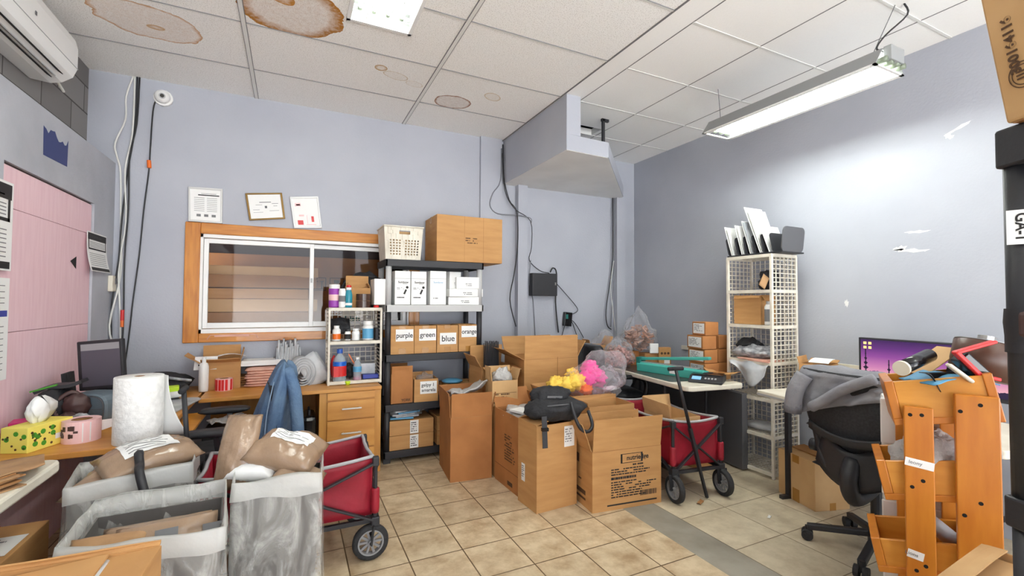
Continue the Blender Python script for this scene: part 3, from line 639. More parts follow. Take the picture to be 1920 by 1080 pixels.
# ------------------------------------------------------------------ builders for repeated kinds of thing
def carton(label, w, d, h, loc, rz=0, m='card', flaps=None, group=None, tape=True, name='cardboard_box', inner='card_in', rot=None, seam=None):
    t = thing(name, label, 'box', loc, rz, group, rot)
    if flaps is None:                                        # closed
        MB().bb(-w/2,w/2,-d/2,d/2,0,h).obj('body', m, t, bevel=.004)
        if tape:
            mb = MB(); mb.bb(-w/2,w/2,-.024,.024,h,h+.0012) if w >= d else mb.bb(-.024,.024,-d/2,d/2,h,h+.0012)
            if w >= d: mb.bb(-w/2-.0012,-w/2,-.024,.024,h-.06,h+.001); mb.bb(w/2,w/2+.0012,-.024,.024,h-.06,h+.001)
            else: mb.bb(-.024,.024,-d/2-.0012,-d/2,h-.06,h+.001); mb.bb(-.024,.024,-d/2-.0012,-d/2,0,.05)
            mb.obj('tape', 'tape', t)
        return t
    k = .005; mb = MB()
    mb.bb(-w/2,w/2,-d/2,d/2,0,k); mb.bb(-w/2,w/2,-d/2,-d/2+k,k,h); mb.bb(-w/2,w/2,d/2-k,d/2,k,h); mb.bb(-w/2,-w/2+k,-d/2+k,d/2-k,k,h); mb.bb(w/2-k,w/2,-d/2+k,d/2-k,k,h)
    mb.obj('body', m, t)
    for side, (ln, an) in flaps.items():
        s_, c_ = math.sin(R(an)), math.cos(R(an)); W_ = w if side in ('front','back') else d
        def pt(a, r_, e):                                     # a along the hinge, r_ out along the flap, e thickness
            o = s_*r_+c_*e*.0; up = c_*r_; nx = c_*e; nz = -s_*e
            if side == 'front': return (a, -d/2-o-nx, h+up+nz)
            if side == 'back': return (a, d/2+o+nx, h+up+nz)
            if side == 'left': return (-w/2-o-nx, a, h+up+nz)
            return (w/2+o+nx, a, h+up+nz)
        mb = MB(); q = W_/2-.004; n = 6
        mb.sheet(lambda u, v: pt(-q+2*q*u, ln*v, .010*math.sin(v*2.2)*noise.noise(Vector((u*2+w*9, v+ln*7, d*5)))), n, 4, k)
        mb.obj('flap', m, t)
        if side in ('front', 'left') and ln > .12:
            mb = MB(); e = .0012; q = W_/2-.003
            (mb.bb(-q,q,-d/2-e,-d/2,h-.004,h-.001) if side == 'front' else mb.bb(-w/2-e,-w/2,-q,q,h-.004,h-.001)).obj('crease', 'card_dark', t)
    return t
def rect_label(parent, w, h, loc, rot, m='paper', name='label'):
    o = MB().bb(-w/2,w/2,-h/2,h/2,0,.0008).obj(name, m, parent); o.location = loc; o.rotation_euler = [R(a) for a in rot]; return o
def ship_label(parent, w, h, loc, rot, seed=1):
    l = rect_label(parent, w, h, loc, rot, name='shipping_label'); l['label'] = 'white shipping label'
    print_lines(6, w*.8, h*.7, seed, l, 'ink_grey', (-w*.42,-h*.3,.001), (0,0,0)); return l
def mailer(label, w, d, h, loc, rot, seed, m='mailer', group=None, lab=None, name='poly_mailer', amp=.2):
    t = thing(name, label, 'parcel', loc, group=group, rot=rot)
    MB().pillow(w,d,h,seed,amp,2.2).obj('pouch', m, t, smooth=True)
    if lab:
        lx, ly, lw, ld = lab
        def f(u, v):
            x, y = lx+lw*(u-.5), ly+ld*(v-.5); U, V_ = x/(w/2), y/(d/2); e = max(0,1-abs(U)**2.2)**.55*max(0,1-abs(V_)**2.2)**.55
            k = noise.noise(Vector((U*1.7+seed, V_*1.7, 1+seed*.7)))*amp+noise.noise(Vector((U*4.5+seed, V_*4.5, 2)))*amp*.5
            return (x, y, h/2*e+h*k*min(1,e*3)*.7+.003)
        l = MB().sheet(f, 10, 10).obj('shipping_label', 'paper', t, smooth=True)
        def g(u0, v0, u1, v1): return lambda u, v: Vector(f(u0+(u1-u0)*u, v0+(v1-v0)*v))+Vector((0,0,.0012))
        mb = MB(); rnd = random.Random(seed)
        for q in range(6): mb.sheet(g(.08,.15+.12*q,rnd.uniform(.5,.9),.18+.12*q), 6, 1)
        mb.obj('print', 'ink_grey', l)
    return t
def bottle(label, cat, prof, loc, m, cap=None, band=None, group=None, name='bottle', cap_m='plastic_white', n=20, liquid=None):
    t = thing(name, label, cat, loc, group=group)
    MB().lathe(prof, n).obj('body', m, t, smooth=True, bevel=0)
    if band: r, z0, z1, bm_ = band; MB().lathe([(r,z0),(r,z1)], n, cap=False).obj('label_band', bm_, t, smooth=True)
    if cap: r, z0, z1 = cap; MB().lathe([(r,z0),(r,z1)], n).obj('cap', cap_m, t)
    if liquid: r, z0, z1, lm = liquid; MB().lathe([(r*.9,z0),(r,z0+.01),(r,z1)], n).obj('liquid', lm, t, smooth=True)
    return t

# ------------------------------------------------------------------ left desk
DZ = .70
t = thing('corner_desk', 'honey-coloured wooden corner desk with drawers under the window', 'desk', (.22,4.17,0))
mb = MB(); mb.bb(-.80,.461,-.305,.30,.672,DZ); mb.obj('top', 'desk', t, bevel=.004)
mb = MB(); mb.bb(-1.46,-.82,-1.40,.30,.672,DZ); mb.obj('return_top', 'desk', t, bevel=.004)
mb = MB(); mb.bb(-.013,.459,-.29,.29,0,.672); mb.obj('drawer_pedestal', 'desk_edge', t, bevel=.003)
MB().bb(-.84,-.80,-1.36,-1.32,0,.672).obj('leg', 'desk_edge', t); MB().bb(-.80,0,.27,.285,.2,.672).obj('support_panel', 'desk_edge', t)
for z0, z1 in ((.457,.60),(.225,.447),(.03,.215)):
    d = MB().bb(.045,.408,-.306,-.288,z0,z1).obj('drawer', 'desk', t, bevel=.003); zc = (z0+z1)/2+.015
    mb = MB(); mb.bar((.15,-.333,zc),(.30,-.333,zc),.012,.012); mb.bar((.165,-.333,zc),(.165,-.305,zc),.009); mb.bar((.285,-.333,zc),(.285,-.305,zc),.009); mb.obj('handle', 'steel', d, bevel=.002)
MB().bb(.045,.408,-.303,-.288,.612,.668).obj('drawer_rail', 'desk', t, bevel=.002)
MB().bb(-.86,-.74,-1.0,-.36,.60,.618).obj('keyboard_tray', 'rack_light', t, bevel=.003)

# items along the left return
t = thing('tissue_box', 'yellow tissue box with green plant pattern at the near end of the desk', 'tissue box', (-1.075,2.95,DZ), 66)
MB().bb(-.11,.11,-.06,.06,0,.115).obj('carton', 'yellow', t, bevel=.003)
rnd = random.Random(7)
mb = MB(); m2 = MB()
for i in range(24):
    a, z = rnd.uniform(-.1,.1), rnd.uniform(.015,.1); r_ = rnd.choice((.004,.006,.012)); b_ = mb if r_ > .01 else m2
    b_.cyl((a,-.0595,z),(a,-.0612,z),r_,n=9)
    if i < 11: q = rnd.uniform(-.05,.05); (mb if i % 3 == 0 else m2).cyl((-.1095,q,z),(-.1112,q,z),(.011 if i % 3 == 0 else .005),n=9); 
mb.obj('leaf_print', 'green', t); m2.obj('seed_print', 'ink_brown', t)
MB().bb(.02,.10,-.0615,-.0605,.03,.055).obj('printed_panel', 'paper', t)
MB().loft([[(x*s_+.012*math.sin(5*a_+k),y*s_*.55,z) for a_, x, y in ((2*math.pi*i/18, .055*math.cos(2*math.pi*i/18)*(1+.3*math.sin(6*math.pi*i/18+k*.8)), .05*math.sin(2*math.pi*i/18)) for i in range(18))] for k, (s_, z) in enumerate(((.45,.112),(.85,.135),(1.15,.165),(1.05,.195),(.62,.222),(.2,.238)))]).obj('tissue', 'paper', t, smooth=True)
solo(MB().bb(-.045,.045,-.05,.05,0,.105), 'small_box', 'magenta', 'magenta box behind the yellow tissue box', 'box', (-1.175,3.075,DZ), 12, bevel=.003)
t = thing('sticker_roll', 'roll of pink cow-print stickers beside the tissue box', 'sticker roll', (-.93,2.99,DZ))
MB().lathe([(.04,0),(.074,0),(.074,.105),(.04,.105)], 36, cap=False).obj('roll', 'pink', t)
MB().lathe([(.0405,.004),(.034,.004),(.034,.102),(.0405,.102)], 28, cap=False).obj('core', 'card_dark', t)
mb = MB(); rnd = random.Random(3)
for i in range(9):
    a = R(rnd.uniform(195,285)); z = rnd.uniform(.035,.08); mb.box((.0745*math.cos(a),.0745*math.sin(a),z),(.003,rnd.uniform(.008,.022),rnd.uniform(.008,.024)),(0,0,math.degrees(a)))
mb.obj('cow_print', 'dark_brown', t)
mb = MB()
for a in (290,312): a = R(a); mb.box((.0748*math.cos(a),.0748*math.sin(a),.052),(.002,.004,.09),(0,0,math.degrees(a)))
mb.obj('white_edge', 'paper', t)
MB().sheet(lambda u, v: (.06+.17*u, .03-.02*u+.03*u*u, .03+.06*u+.075*(1-u)*v*.0+.055*v*(1-.85*u)), 10, 3, .001).obj('trailing_strip', 'paper', t)
t = thing('paper_towel_roll', 'big white paper towel roll with a loose sheet on the desk', 'paper towel', (-.675,2.86,DZ))
MB().lathe([(.022,.0),(.098,.0),(.1,.005),(.1,.315),(.098,.32),(.022,.32)], 36, cap=False).obj('roll', mat('paper_towel', (240,239,236), .9, rgb2=(226,225,222), nscale=40, bump=.35, bscale=60), t, smooth=True)
MB().lathe([(.0225,.001),(.018,.001),(.018,.319),(.0225,.319)], 20, cap=False).obj('core', 'card_dark', t)
MB().sheet(lambda u, v: (.085+.03*u+.09*u*(1-v)**2, .05-.05*u, .005+.31*v), 8, 10, .0015).obj('loose_sheet', 'paper', t, smooth=True)
t = thing('fabric_case', 'slate grey rounded fabric case lying in front of the left monitor', 'case', (-.985,3.36,DZ), -26)
MB().loft([[(.13*math.copysign(abs(math.cos(a))**.55,math.cos(a))*s_, y, .09+.09*math.copysign(abs(math.sin(a))**.6,math.sin(a))*s_) for a in (2*math.pi*i/28 for i in range(28))] for y, s_ in ((-.075,.86),(-.085,.93),(-.07,1),(.05,1),(.07,.9))]).obj('shell', 'grey_slate', t, smooth=False, bevel=.004)
MB().tube([(.115*math.copysign(abs(math.cos(a))**.55,math.cos(a)), -.084, .09+.078*math.copysign(abs(math.sin(a))**.6,math.sin(a))) for a in (2*math.pi*i/24 for i in range(25))], .003, sub=1).obj('piping', 'dark_grey', t)
mb = MB(); mb.bar((-.11,-.0865,.085),(.11,-.0865,.1),.003); mb.obj('zip', 'dark_grey', t)
t = thing('computer_monitor', 'small black monitor with a dim grey screen beside the pink wall', 'monitor', (-1.01,3.47,DZ), -25.8)
mb = MB(); mb.box((0,.02,.315),(.265,.03,.29),(0,-5,0)); s_ = mb.obj('housing', 'black', t, bevel=.006)
MB().box((.006,.0042,.318),(.228,.002,.25),(0,-5,0)).obj('screen', 'screen_dark', t)
MB().box((-.003,.003,.423),(.226,.002,.038),(0,-5,0)).obj('screen_header', 'screen_grey', t)
MB().bb(-.03,.03,.03,.06,.0,.24).obj('stand', 'black', t); MB().cyl((0,.05,0),(0,.05,.018),.10,n=24).obj('base', 'black', t)
solo(MB().box((0,0,.135),(.02,.12,.27),(0,-6,0)), 'dark_folder', 'black_soft', 'tall black folder leaning behind the left monitor', 'folder', (-1.165,3.56,DZ))
t = thing('black_bag', 'black pouch with a green edge heaped beside the left monitor', 'bag', (-1.145,3.30,DZ))
MB().blob((0,0,.11),(.085,.10,.115),3,.25).obj('bag_body', 'black_soft', t, smooth=True)
MB().sheet(lambda u, v: (-.07+.19*u, -.05+.1*v, .215+.05*u+.01*math.sin(u*6)), 8, 3, .018).obj('flap', 'black', t); mb = MB(); mb.bar((-.075,-.055,.215),(.03,-.058,.245),.014,.008); mb.obj('green_edge', 'green', t)
t = thing('headphones', 'dark brown headset lying against the black pouch', 'headset', (-1.06,3.20,DZ))
MB().blob((0,0,.05),(.055,.05,.05),5,.2).obj('ear_cup', 'dark_brown', t, smooth=True); MB().blob((.02,.06,.13),(.06,.05,.06),6,.2).obj('ear_cup', 'dark_brown', t, smooth=True)
MB().tube([(-.03,0,.06),(-.06,.03,.14),(0,.06,.2),(.05,.08,.15)], .012).obj('headband', 'dark_brown', t, smooth=True); MB().blob((.06,-.01,.07),(.04,.03,.025),2,.2).obj('pad', 'stuff_grey', t, smooth=True)
solo(MB().blob((0,0,.012),(.02,.015,.012),2,.1), 'red_object', 'red', 'little red ball between tissue and headset', 'ball', (-1.02,3.05,DZ+.0), smooth=True)  # unidentified red thing, modelled as a small lump
# items in the corner of the desk
t = thing('laptop_bag', 'flat black bag lying in the desk corner behind the towel roll', 'bag', (-.93,4.20,DZ))
MB().pillow(.50,.34,.16,4,.15,3).obj('bag_body', 'black_soft', t, smooth=True); t.location.z = DZ+.075
MB().tube([(-.1,-.12,.06),(.05,-.16,.08),(.2,-.16,.05),(.27,-.12,.03)], .011).obj('strap', 'stuff_grey', t, smooth=True)
t = thing('roll_holder', 'neon yellow and grey roll holder in front of the flat black bag', 'roll holder', (-.80,3.90,DZ), 10)
MB().bb(-.12,.10,-.04,.05,0,.075).obj('body', 'dark_grey', t, bevel=.006); MB().bb(-.02,.10,-.042,.052,.055,.095).obj('cover', 'hivis', t, bevel=.006)
MB().cyl((-.08,-.045,.045),(-.08,.05,.045),.035).obj('roll', 'stuff_brown', t); MB().cyl((.04,-.06,.045),(.13,-.065,.05),.022).obj('spindle', 'plastic_white', t, smooth=True)
MB().bb(0,.05,-.05,-.04,.01,.05).obj('side_plate', 'plastic_white', t)
t = thing('desk_mat', 'clear plastic sheet over the corner of the wooden desk', 'desk mat', (-.74,3.64,DZ+.001))
mb = MB(); pts = [(-.22,-.22),(.0,-.25),(.10,-.22),(.18,.20),(.16,.24),(.12,.26),(-.22,.26)]; mb.prism(pts,0,.012); mb.obj('mat', 'mailer_grey', t, bevel=.004)
t = carton('small opened carton holding paper manuals under the window at the left', .27, .20, .21, (-.50,4.33,DZ), 4, 'card', {'left':(.12,55),'right':(.1,12),'back':(.12,0),'front':(.06,60)})
t = thing('paper_manual', 'folded white instruction sheets lying across the opened carton', 'paper', (-.56,4.245,DZ+.205), 0)
MB().sheet(lambda u, v: (.03+.20*u, .05+.12*v-.02*u, .045+.02*math.sin(u*3)-.02*u*v), 8, 6, .003).obj('sheet', 'paper', t); MB().sheet(lambda u, v: (-.11+.15*u, -.02+.06*v, .0+.05*v-.045*(1-v)), 8, 6, .003).obj('sheet', 'paper', t)
mb = MB(); mb.bar((-.08,-.0225,-.01),(-.03,-.0225,-.005),.002,.012); mb.obj('print', 'ink', t)
bottle('white pump bottle at the front of the window desk', 'bottle', [(.02,0),(.031,.003),(.032,.02),(.032,.19),(.026,.215),(.014,.222)], (-.595,4.17,DZ), 'plastic_white', (.014,.222,.262), (.0325,.03,.17,'paper'))
t = thing('label_roll', 'red and white striped label roll on the desk beside the pump bottle', 'label roll', (-.464,4.19,DZ))
MB().lathe([(.03,0),(.058,0),(.058,.09),(.03,.09)], 32, cap=False).obj('roll', 'pink', t)
mb = MB()
for a in (198,222,248,268,292,330,20,70,120,160): a = R(a); mb.box((.0585*math.cos(a),.0585*math.sin(a),.045),(.003,.017,.082),(0,0,math.degrees(a)))
mb.obj('stripes', 'red', t)
for k in range(7):
    solo(MB().pillow(.26,.20,.028,k+20,.2,5), 'padded_envelope', 'pink_env', 'salmon padded envelope, %s of its stack on the window desk' % ('lowest','second from bottom','third from bottom','middle one','third from top','second from top','topmost')[k], 'envelope', (-.20+.006*(k%3),4.31-.004*k,DZ+.013+.021*k), (k*7)%9-4, 'salmon envelopes on the window desk', smooth=True)
for k in range(5):
    solo(MB().bb(-.13,.13,-.085,.085,0,.012), 'folded_carton', 'card_dark', 'flat brown folded carton, %s of the low pile between carton and envelopes' % ('lowest','second','middle','fourth','topmost')[k], 'carton', (-.385+.012*(k%2),4.37,DZ+.017*k), 3*(k%3)-3, 'flat cartons on the window desk')
for k in range(2):
    solo(MB().bb(-.155,.155,-.09,.09,0,.02), 'paper_ream', 'paper', ('lower','upper')[k]+' white paper block on top of the salmon envelopes', 'paper', (-.22+.02*k,4.36,DZ+.165+.021*k), 3-5*k, 'paper blocks')
def poly_roll(label, loc, rz, sx, seed, tall):
    t = thing('mailer_bundle', label, 'mailer bundle', loc, rz, 'bundles of silver poly mailers')
    if tall:
        for k in range(15):
            MB().sheet(lambda u, v: (-.06+.0085*k+.02*math.sin(v*2)*(k-7)*.2+.01*noise.noise(Vector((k,u*2,v*3))), -.05+.1*u, .0+(.30+.012*((k*5)%7))*v), 3, 8, .0135).obj('mailer_sheet', 'mailer_silver' if k % 2 else 'mailer_grey', t, smooth=True)
    else:
        for k in range(5):
            def f(u, v):
                a = -1.9+5.2*u; r_ = .03+.016*k+.004*noise.noise(Vector((u*3,k,seed)))
                return (r_*math.cos(a)*sx, -.08+.16*v, .105+r_*math.sin(a)*1.25)
            MB().sheet(f, 22, 3, .010).obj('mailer_sheet', 'mailer_silver' if k % 2 else 'mailer_grey', t, smooth=True)
    return t
poly_roll('upright fan of silver poly mailers behind the denim jacket', (-.01,4.36,DZ), 0, 1, 1, True)
poly_roll('curled bundle of silver poly mailers, middle one of the three', (.085,4.20,DZ), 8, .95, 2, False)
t = thing('mailer_bundle', 'folded silver poly mailers leaning left of the blue-capped bottle', 'mailer bundle', (.245,4.21,DZ), 0, 'bundles of silver poly mailers', rot=(0,-34,8))
for k in range(6):
    MB().sheet(lambda u, v: (-.085+.17*u+.006*k, .02*k-.05+.016*noise.noise(Vector((u*2,v*2,k)))+.03*math.sin(v*3)*(1 if k > 2 else -.4), .01+.27*v*(1-.035*k)), 8, 8, .012).obj('mailer_sheet', 'mailer_silver' if k % 2 == 0 else 'mailer_grey', t, smooth=True)
bb_ = bottle('big clear bottle with blue cap and blue and red label at the organiser', 'bottle', [(.04,0),(.052,.004),(.054,.02),(.054,.19),(.045,.225),(.02,.25),(.018,.262)], (.372,4.09,DZ), 'bottle_clear', (.024,.258,.295), (.0548,.075,.19,'blue_liquid'), cap_m='blue')
MB().lathe([(.0556,.07),(.0556,.155)], 20, cap=False).obj('red_label', 'red', bb_); MB().box((-.025,-.0505,.11),(.05,.006,.085)).obj('red_sticker', 'red', bb_)
bottle('water bottle with blue label and pink liquid by the organiser', 'bottle', [(.025,0),(.034,.004),(.035,.03),(.033,.06),(.035,.09),(.034,.14),(.028,.17),(.013,.198),(.013,.204)], (.515,4.10,DZ), 'bottle_clear', (.0155,.2,.216), (.0356,.095,.14,'blue_label'), liquid=(.032,.004,.05,'pink_liquid'))
solo(MB().lathe([(.016,0),(.022,.028),(.02,.03)],16), 'small_cup', 'hivis', 'tiny yellow cup between the two clear bottles', 'cup', (.432,4.03,DZ), smooth=True)

# white grid organiser with bottles
t = thing('grid_organizer', 'white two-tier plastic grid organiser on the desk beside the black shelving', 'organizer', (.49,4.17,DZ))
w2, d2 = .215, .14
for z in (.005, .335, .615):
    mb = MB(); mb.bb(-w2,w2,-d2,-d2+.018,z,z+.026); mb.bb(-w2,-w2+.016,-d2,d2,z,z+.02); mb.bb(w2-.016,w2,-d2,d2,z,z+.02); mb.bb(-w2,w2,d2-.015,d2,z,z+.02); mb.lattice((-w2,-d2,z+.008),(2*w2,0,0),(0,2*d2,0),9,6,.005); mb.obj('shelf', 'wire_white', t)
for x in (-w2+.007, w2-.007):
    for y in (-d2+.007, d2-.007): MB().bb(x-.009,x+.009,y-.009,y+.009,0,.63).obj('post', 'wire_white', t, bevel=.003)
for z in (.03,.36):
    MB().lattice((-w2,d2-.01,z),(2*w2,0,0),(0,0,.255),9,6,.005).obj('back_grid', 'wire_white', t)
    for x in (-w2+.008,w2-.008): MB().lattice((x,-d2,z),(0,2*d2,0),(0,0,.255),1,8,.008).obj('side_grid', 'wire_white', t)
oz1, oz2, oz0 = DZ+.641, DZ+.361, DZ+.031
bottle('purple wipes canister on top of the white organiser', 'canister', [(.043,0),(.046,.01),(.046,.155),(.04,.165)], (.325,4.13,oz1), 'purple', (.043,.16,.195), (.0465,.06,.11,'pink'), n=24)
bottle('white canister between the purple one and the teal bottle', 'canister', [(.026,0),(.028,.01),(.028,.14),(.024,.15)], (.383,4.08,oz1), 'plastic_white', (.025,.15,.16), (.0285,.05,.1,'ink_grey'))
tb_ = bottle('teal bottle with pale neck and red cap on top of the organiser', 'bottle', [(.026,0),(.029,.01),(.029,.11),(.022,.14),(.02,.165)], (.434,4.075,oz1), 'teal_bottle', (.022,.15,.17), (.0295,.02,.04,'paper'))
MB().lathe([(.012,.17),(.02,.174),(.02,.188),(.01,.192)],14).obj('red_cap', 'red', tb_)
for k in range(2):
    t = thing('packing_tape_roll', ('lower','upper')[k]+' of the two dark brown tape rolls on the organiser', 'tape roll', (.555,4.09,oz1+.06*k), group='tape rolls on the organiser')
    MB().lathe([(.038,0),(.06,0),(.06,.057),(.038,.057)], 28, cap=False).obj('tape', 'brown_tape', t); MB().lathe([(.0385,.001),(.035,.001),(.035,.056),(.0385,.056)], 20, cap=False).obj('core', 'card_dark', t)
carton('open brown carton standing on the organiser behind the tape rolls', .20, .10, .17, (.525,4.22,oz1), 0, 'card', {'back':(.11,0),'left':(.05,-20),'right':(.05,-30)})
solo(MB().lathe([(.02,0),(.025,.006),(.02,.02)],14), 'red_object', 'red', 'small red ball at the right front corner of the organiser top', 'ball', (.66,4.07,oz1), smooth=True)  # unidentified red thing, modelled as a flat puck
t = thing('black_bag', 'black nylon bag behind the carton on the organiser top', 'bag', (.60,4.36,oz1), 0)
MB().blob((0,0,.155),(.20,.08,.155),9,.22).obj('bag_body', 'black_soft', t, smooth=True); MB().tube([(-.17,-.06,.1),(-.19,-.07,.2),(-.1,-.08,.27),(.08,-.08,.28)],.008).obj('strap', 'black', t, smooth=True)
P4 = [(.022,0),(.025,.006),(.025,.065),(.02,.08),(.017,.085)]
bottle('pill bottle with orange-red fruit label on the upper tier', 'pill bottle', [(.03,0),(.033,.005),(.033,.09),(.022,.105)], (.345,4.11,oz2), 'plastic_white', (.022,.105,.128), (.0335,.015,.06,'orange'))
bottle('small dark-labelled pill bottle, third from the right on the tier', 'pill bottle', P4, (.435,4.11,oz2), 'plastic_white', (.022,.078,.098), (.0255,.012,.055,'ink'), cap_m='black')
bottle('small white pill bottle left of the blue one', 'pill bottle', [(.03,0),(.031,.004),(.031,.07),(.022,.085)], (.50,4.11,oz2), 'plastic_white', (.024,.083,.10), (.0315,.01,.055,'paper'))
bottle('large white pill bottle with wide blue label on the upper tier', 'pill bottle', [(.042,0),(.046,.006),(.046,.115),(.034,.135)], (.60,4.11,oz2), 'plastic_white', (.04,.133,.165), (.0465,.015,.1,'blue_label'), n=24)
solo(MB().box((0,0,.05),(.025,.14,.1),(0,0,4)), 'dark_case', 'black', 'black narrow case at the right end of the upper tier', 'case', (.672,4.17,oz2))
solo(MB().pillow(.16,.16,.09,2,.2), 'black_pouch', 'black_soft', 'black pouch behind the pill bottles', 'pouch', (.385,4.22,oz2+.12), smooth=True, rot=(50,0,0))
solo(MB().bb(-.065,.065,-.06,.06,0,.09), 'grey_box', 'mailer_grey', 'grey printed box on the lower tier of the organiser', 'box', (.61,4.20,oz0+.034), -6, bevel=.003)
solo(MB().bb(-.065,.065,-.05,.05,0,.034), 'blue_box', 'navy', 'flat blue box under the grey printed box', 'box', (.625,4.13,oz0), 0, bevel=.002)
solo(MB().blob((0,0,.06),(.05,.06,.06),6,.3), 'black_pouch', 'black_soft', 'crumpled black pouch at the middle of the lower tier', 'pouch', (.46,4.2,oz0), smooth=True)
solo(MB().box((0,0,.11),(.01,.012,.22),(0,-28,0)), 'marker', 'orange', 'orange marker leaning behind the water bottle', 'marker', (.505,4.19,oz0))
solo(MB().blob((0,0,.10),(.03,.03,.10),6,.05), 'red_bottle', 'red', 'red bottle peeking out behind the blue-capped bottle', 'bottle', (.335,4.19,oz0), smooth=True)

# under the desk
t = thing('suitcase', 'black hard suitcase standing under the desk by the drawers', 'suitcase', (.14,4.02,0))
MB().bb(-.05,.05,-.15,.15,.02,.50).obj('shell', 'black_gloss', t, bevel=.03); MB().tube([(0,-.08,.49),(0,-.07,.53),(0,.07,.53),(0,.08,.49)],.008,sub=1).obj('handle', 'black', t); MB().cyl((-.02,-.12,.02),(.02,-.12,.02),.02).cyl((-.02,.12,.02),(.02,.12,.02),.02).obj('wheel', 'rubber', t)
carton('brown paper bag standing under the desk beside the suitcase', .13, .2, .44, (.01,3.98,0), 6, 'kraft', {}, name='paper_bag')
for k, (x, y, z, a, lab) in enumerate(((-.42,4.05,.50,20,'white crumpled papers under the desk, left of the chair arm'),(-.22,4.05,.47,-25,'white crumpled papers under the desk, right of the chair arm'))):
    solo(MB().sheet(lambda u, v: (-.12+.24*u, -.08+.16*v, .03*noise.noise(Vector((u*4,v*4,k*7)))+.02*u), 10, 8, .004), 'crumpled_paper', 'paper', lab, 'paper', (x,y,z), a)
solo(MB().bb(-.30,.30,-.14,.14,0,.44), 'storage_box', 'black', 'black storage box under the desk holding crumpled papers', 'box', (-.27,4.1,0), bevel=.01)
# desk chair with the denim jacket
def star_base(parent, r, rot, hub_h, seat_z):
    mb = MB()
    for k in range(5):
        a = R(rot+72*k)
        p0 = (.03*math.cos(a),.03*math.sin(a),.115); p1 = (r*math.cos(a),r*math.sin(a),.075); mb.bar(p0,p1,.038,.034)
    mb.cyl((0,0,.07),(0,0,.15),.045); mb.obj('star_base', 'black', parent, bevel=.006)
    MB().cyl((0,0,.14),(0,0,seat_z),.03).obj('gas_column', 'black', parent)
    for k in range(5):
        a = R(rot+72*k); x, y = r*math.cos(a), r*math.sin(a); u, v = -math.sin(a), math.cos(a)
        c = MB(); c.cyl((x+u*.008,y+v*.008,.031),(x+u*.032,y+v*.032,.031),.03).cyl((x-u*.008,y-v*.008,.031),(x-u*.032,y-v*.032,.031),.03).cyl((x,y,.03),(x,y,.08),.011); c.obj('caster', 'rubber', parent)
t = thing('office_chair', 'black office chair with padded arms at the window desk, under the denim jacket', 'chair', (-.345,3.37,0))
star_base(t, .27, 20, .1, .42)
MB().pillow(.48,.48,.10,3,.08,4).obj('seat', 'black_soft', t, smooth=True, loc=(0,0,.45))
MB().loft([[(.22+.03*math.sin(v*3)+dx, y*(.22-.05*v*v), .52+.35*v) for dx, y in ((0,-1),(0,-.5),(-.015,0),(0,.5),(0,1),(.04,.95),(.05,0),(.04,-.95))] for v in (0,.2,.4,.6,.8,1)]).obj('backrest', 'black_soft', t, smooth=True)
MB().bar((.2,0,.4),(.25,0,.6),.06,.02).obj('back_support', 'black', t)
for y in (-.32,.28):
    MB().pillow(.30,.09,.045,4,.05,4).obj('armrest', 'black', t, smooth=True, loc=(-.05,y,.655)); MB().bar((-.02,y,.64),(.0,y*.8,.42),.06,.03).obj('arm_support', 'black', t)
t = thing('denim_jacket', 'blue denim jacket hung over the back of the black desk chair', 'jacket', (-.075,3.37,.42))
def jk(z, ax, by, cx, ph):
    return [(cx+.92*ax*math.cos(a)*(1+.10*math.sin(3*a+ph)+.08*math.sin(8*a+ph*2)), by*math.sin(a)*(1+.10*math.sin(4*a+ph*1.3)+.09*math.sin(11*a+ph)), z+.012*math.sin(3*a+ph)) for a in (2*math.pi*i/44 for i in range(44))]
MB().loft([jk(.02,.15,.21,-.045,0),jk(.10,.145,.215,-.04,.2),jk(.20,.13,.21,-.03,.4),jk(.30,.118,.21,-.01,.6),jk(.40,.10,.20,.01,.8),jk(.48,.085,.19,.03,1),jk(.53,.068,.165,.04,1.1),jk(.565,.04,.12,.045,1.2),jk(.575,.015,.06,.045,1.3)]).obj('body', 'denim', t, smooth=True)
MB().tube([(.055,-.13,.54),(.10,-.185,.42),(.115,-.20,.28),(.125,-.195,.14),(.135,-.18,.05)],.038,n=10).obj('sleeve', 'denim', t, smooth=True)
MB().tube([(-.01,-.13,.50),(-.03,-.2,.40),(-.05,-.222,.28),(-.06,-.235,.12),(-.06,-.235,.03)],.0035,n=6).obj('seam', 'denim_pale', t, smooth=True)

# ------------------------------------------------------------------ black plastic shelving by the window
t = thing('shelving_unit', 'tall black plastic shelving unit with one grey shelf beside the window', 'shelf', (1.185,4.235,0))
sw, sd = .458, .215
def deck(z, m, hh=.062):
    mb = MB(); mb.bb(-sw,sw,-sd,-sd+.02,z-hh,z); mb.bb(-sw,sw,sd-.02,sd,z-hh,z); mb.bb(-sw,-sw+.02,-sd,sd,z-hh,z); mb.bb(sw-.02,sw,-sd,sd,z-hh,z)
    mb.bb(-sw+.02,sw-.02,-sd+.02,sd-.02,z-.02,z-.004)
    mb.obj('shelf', m, t, bevel=.004)
SZ = (.10, .50, .93, 1.365, 1.765)
for z in SZ: deck(z, 'shelf_grey' if z == 1.365 else 'black')
for a, b_ in zip((0,)+SZ, SZ):
    for x in (-sw+.032, sw-.032):
        for y in (-sd+.032, sd-.032):
            if b_-a > .1: MB().cyl((x,y,a),(x,y,b_-.05),.026,n=16).obj('post', 'shelf_grey' if a == 1.365 else 'black', t, smooth=True)
            else: MB().bb(x-.03,x+.03,y-.03,y+.03,0,.05).obj('foot', 'black', t)
yf = 4.05                                                           # front line of the things on the shelves
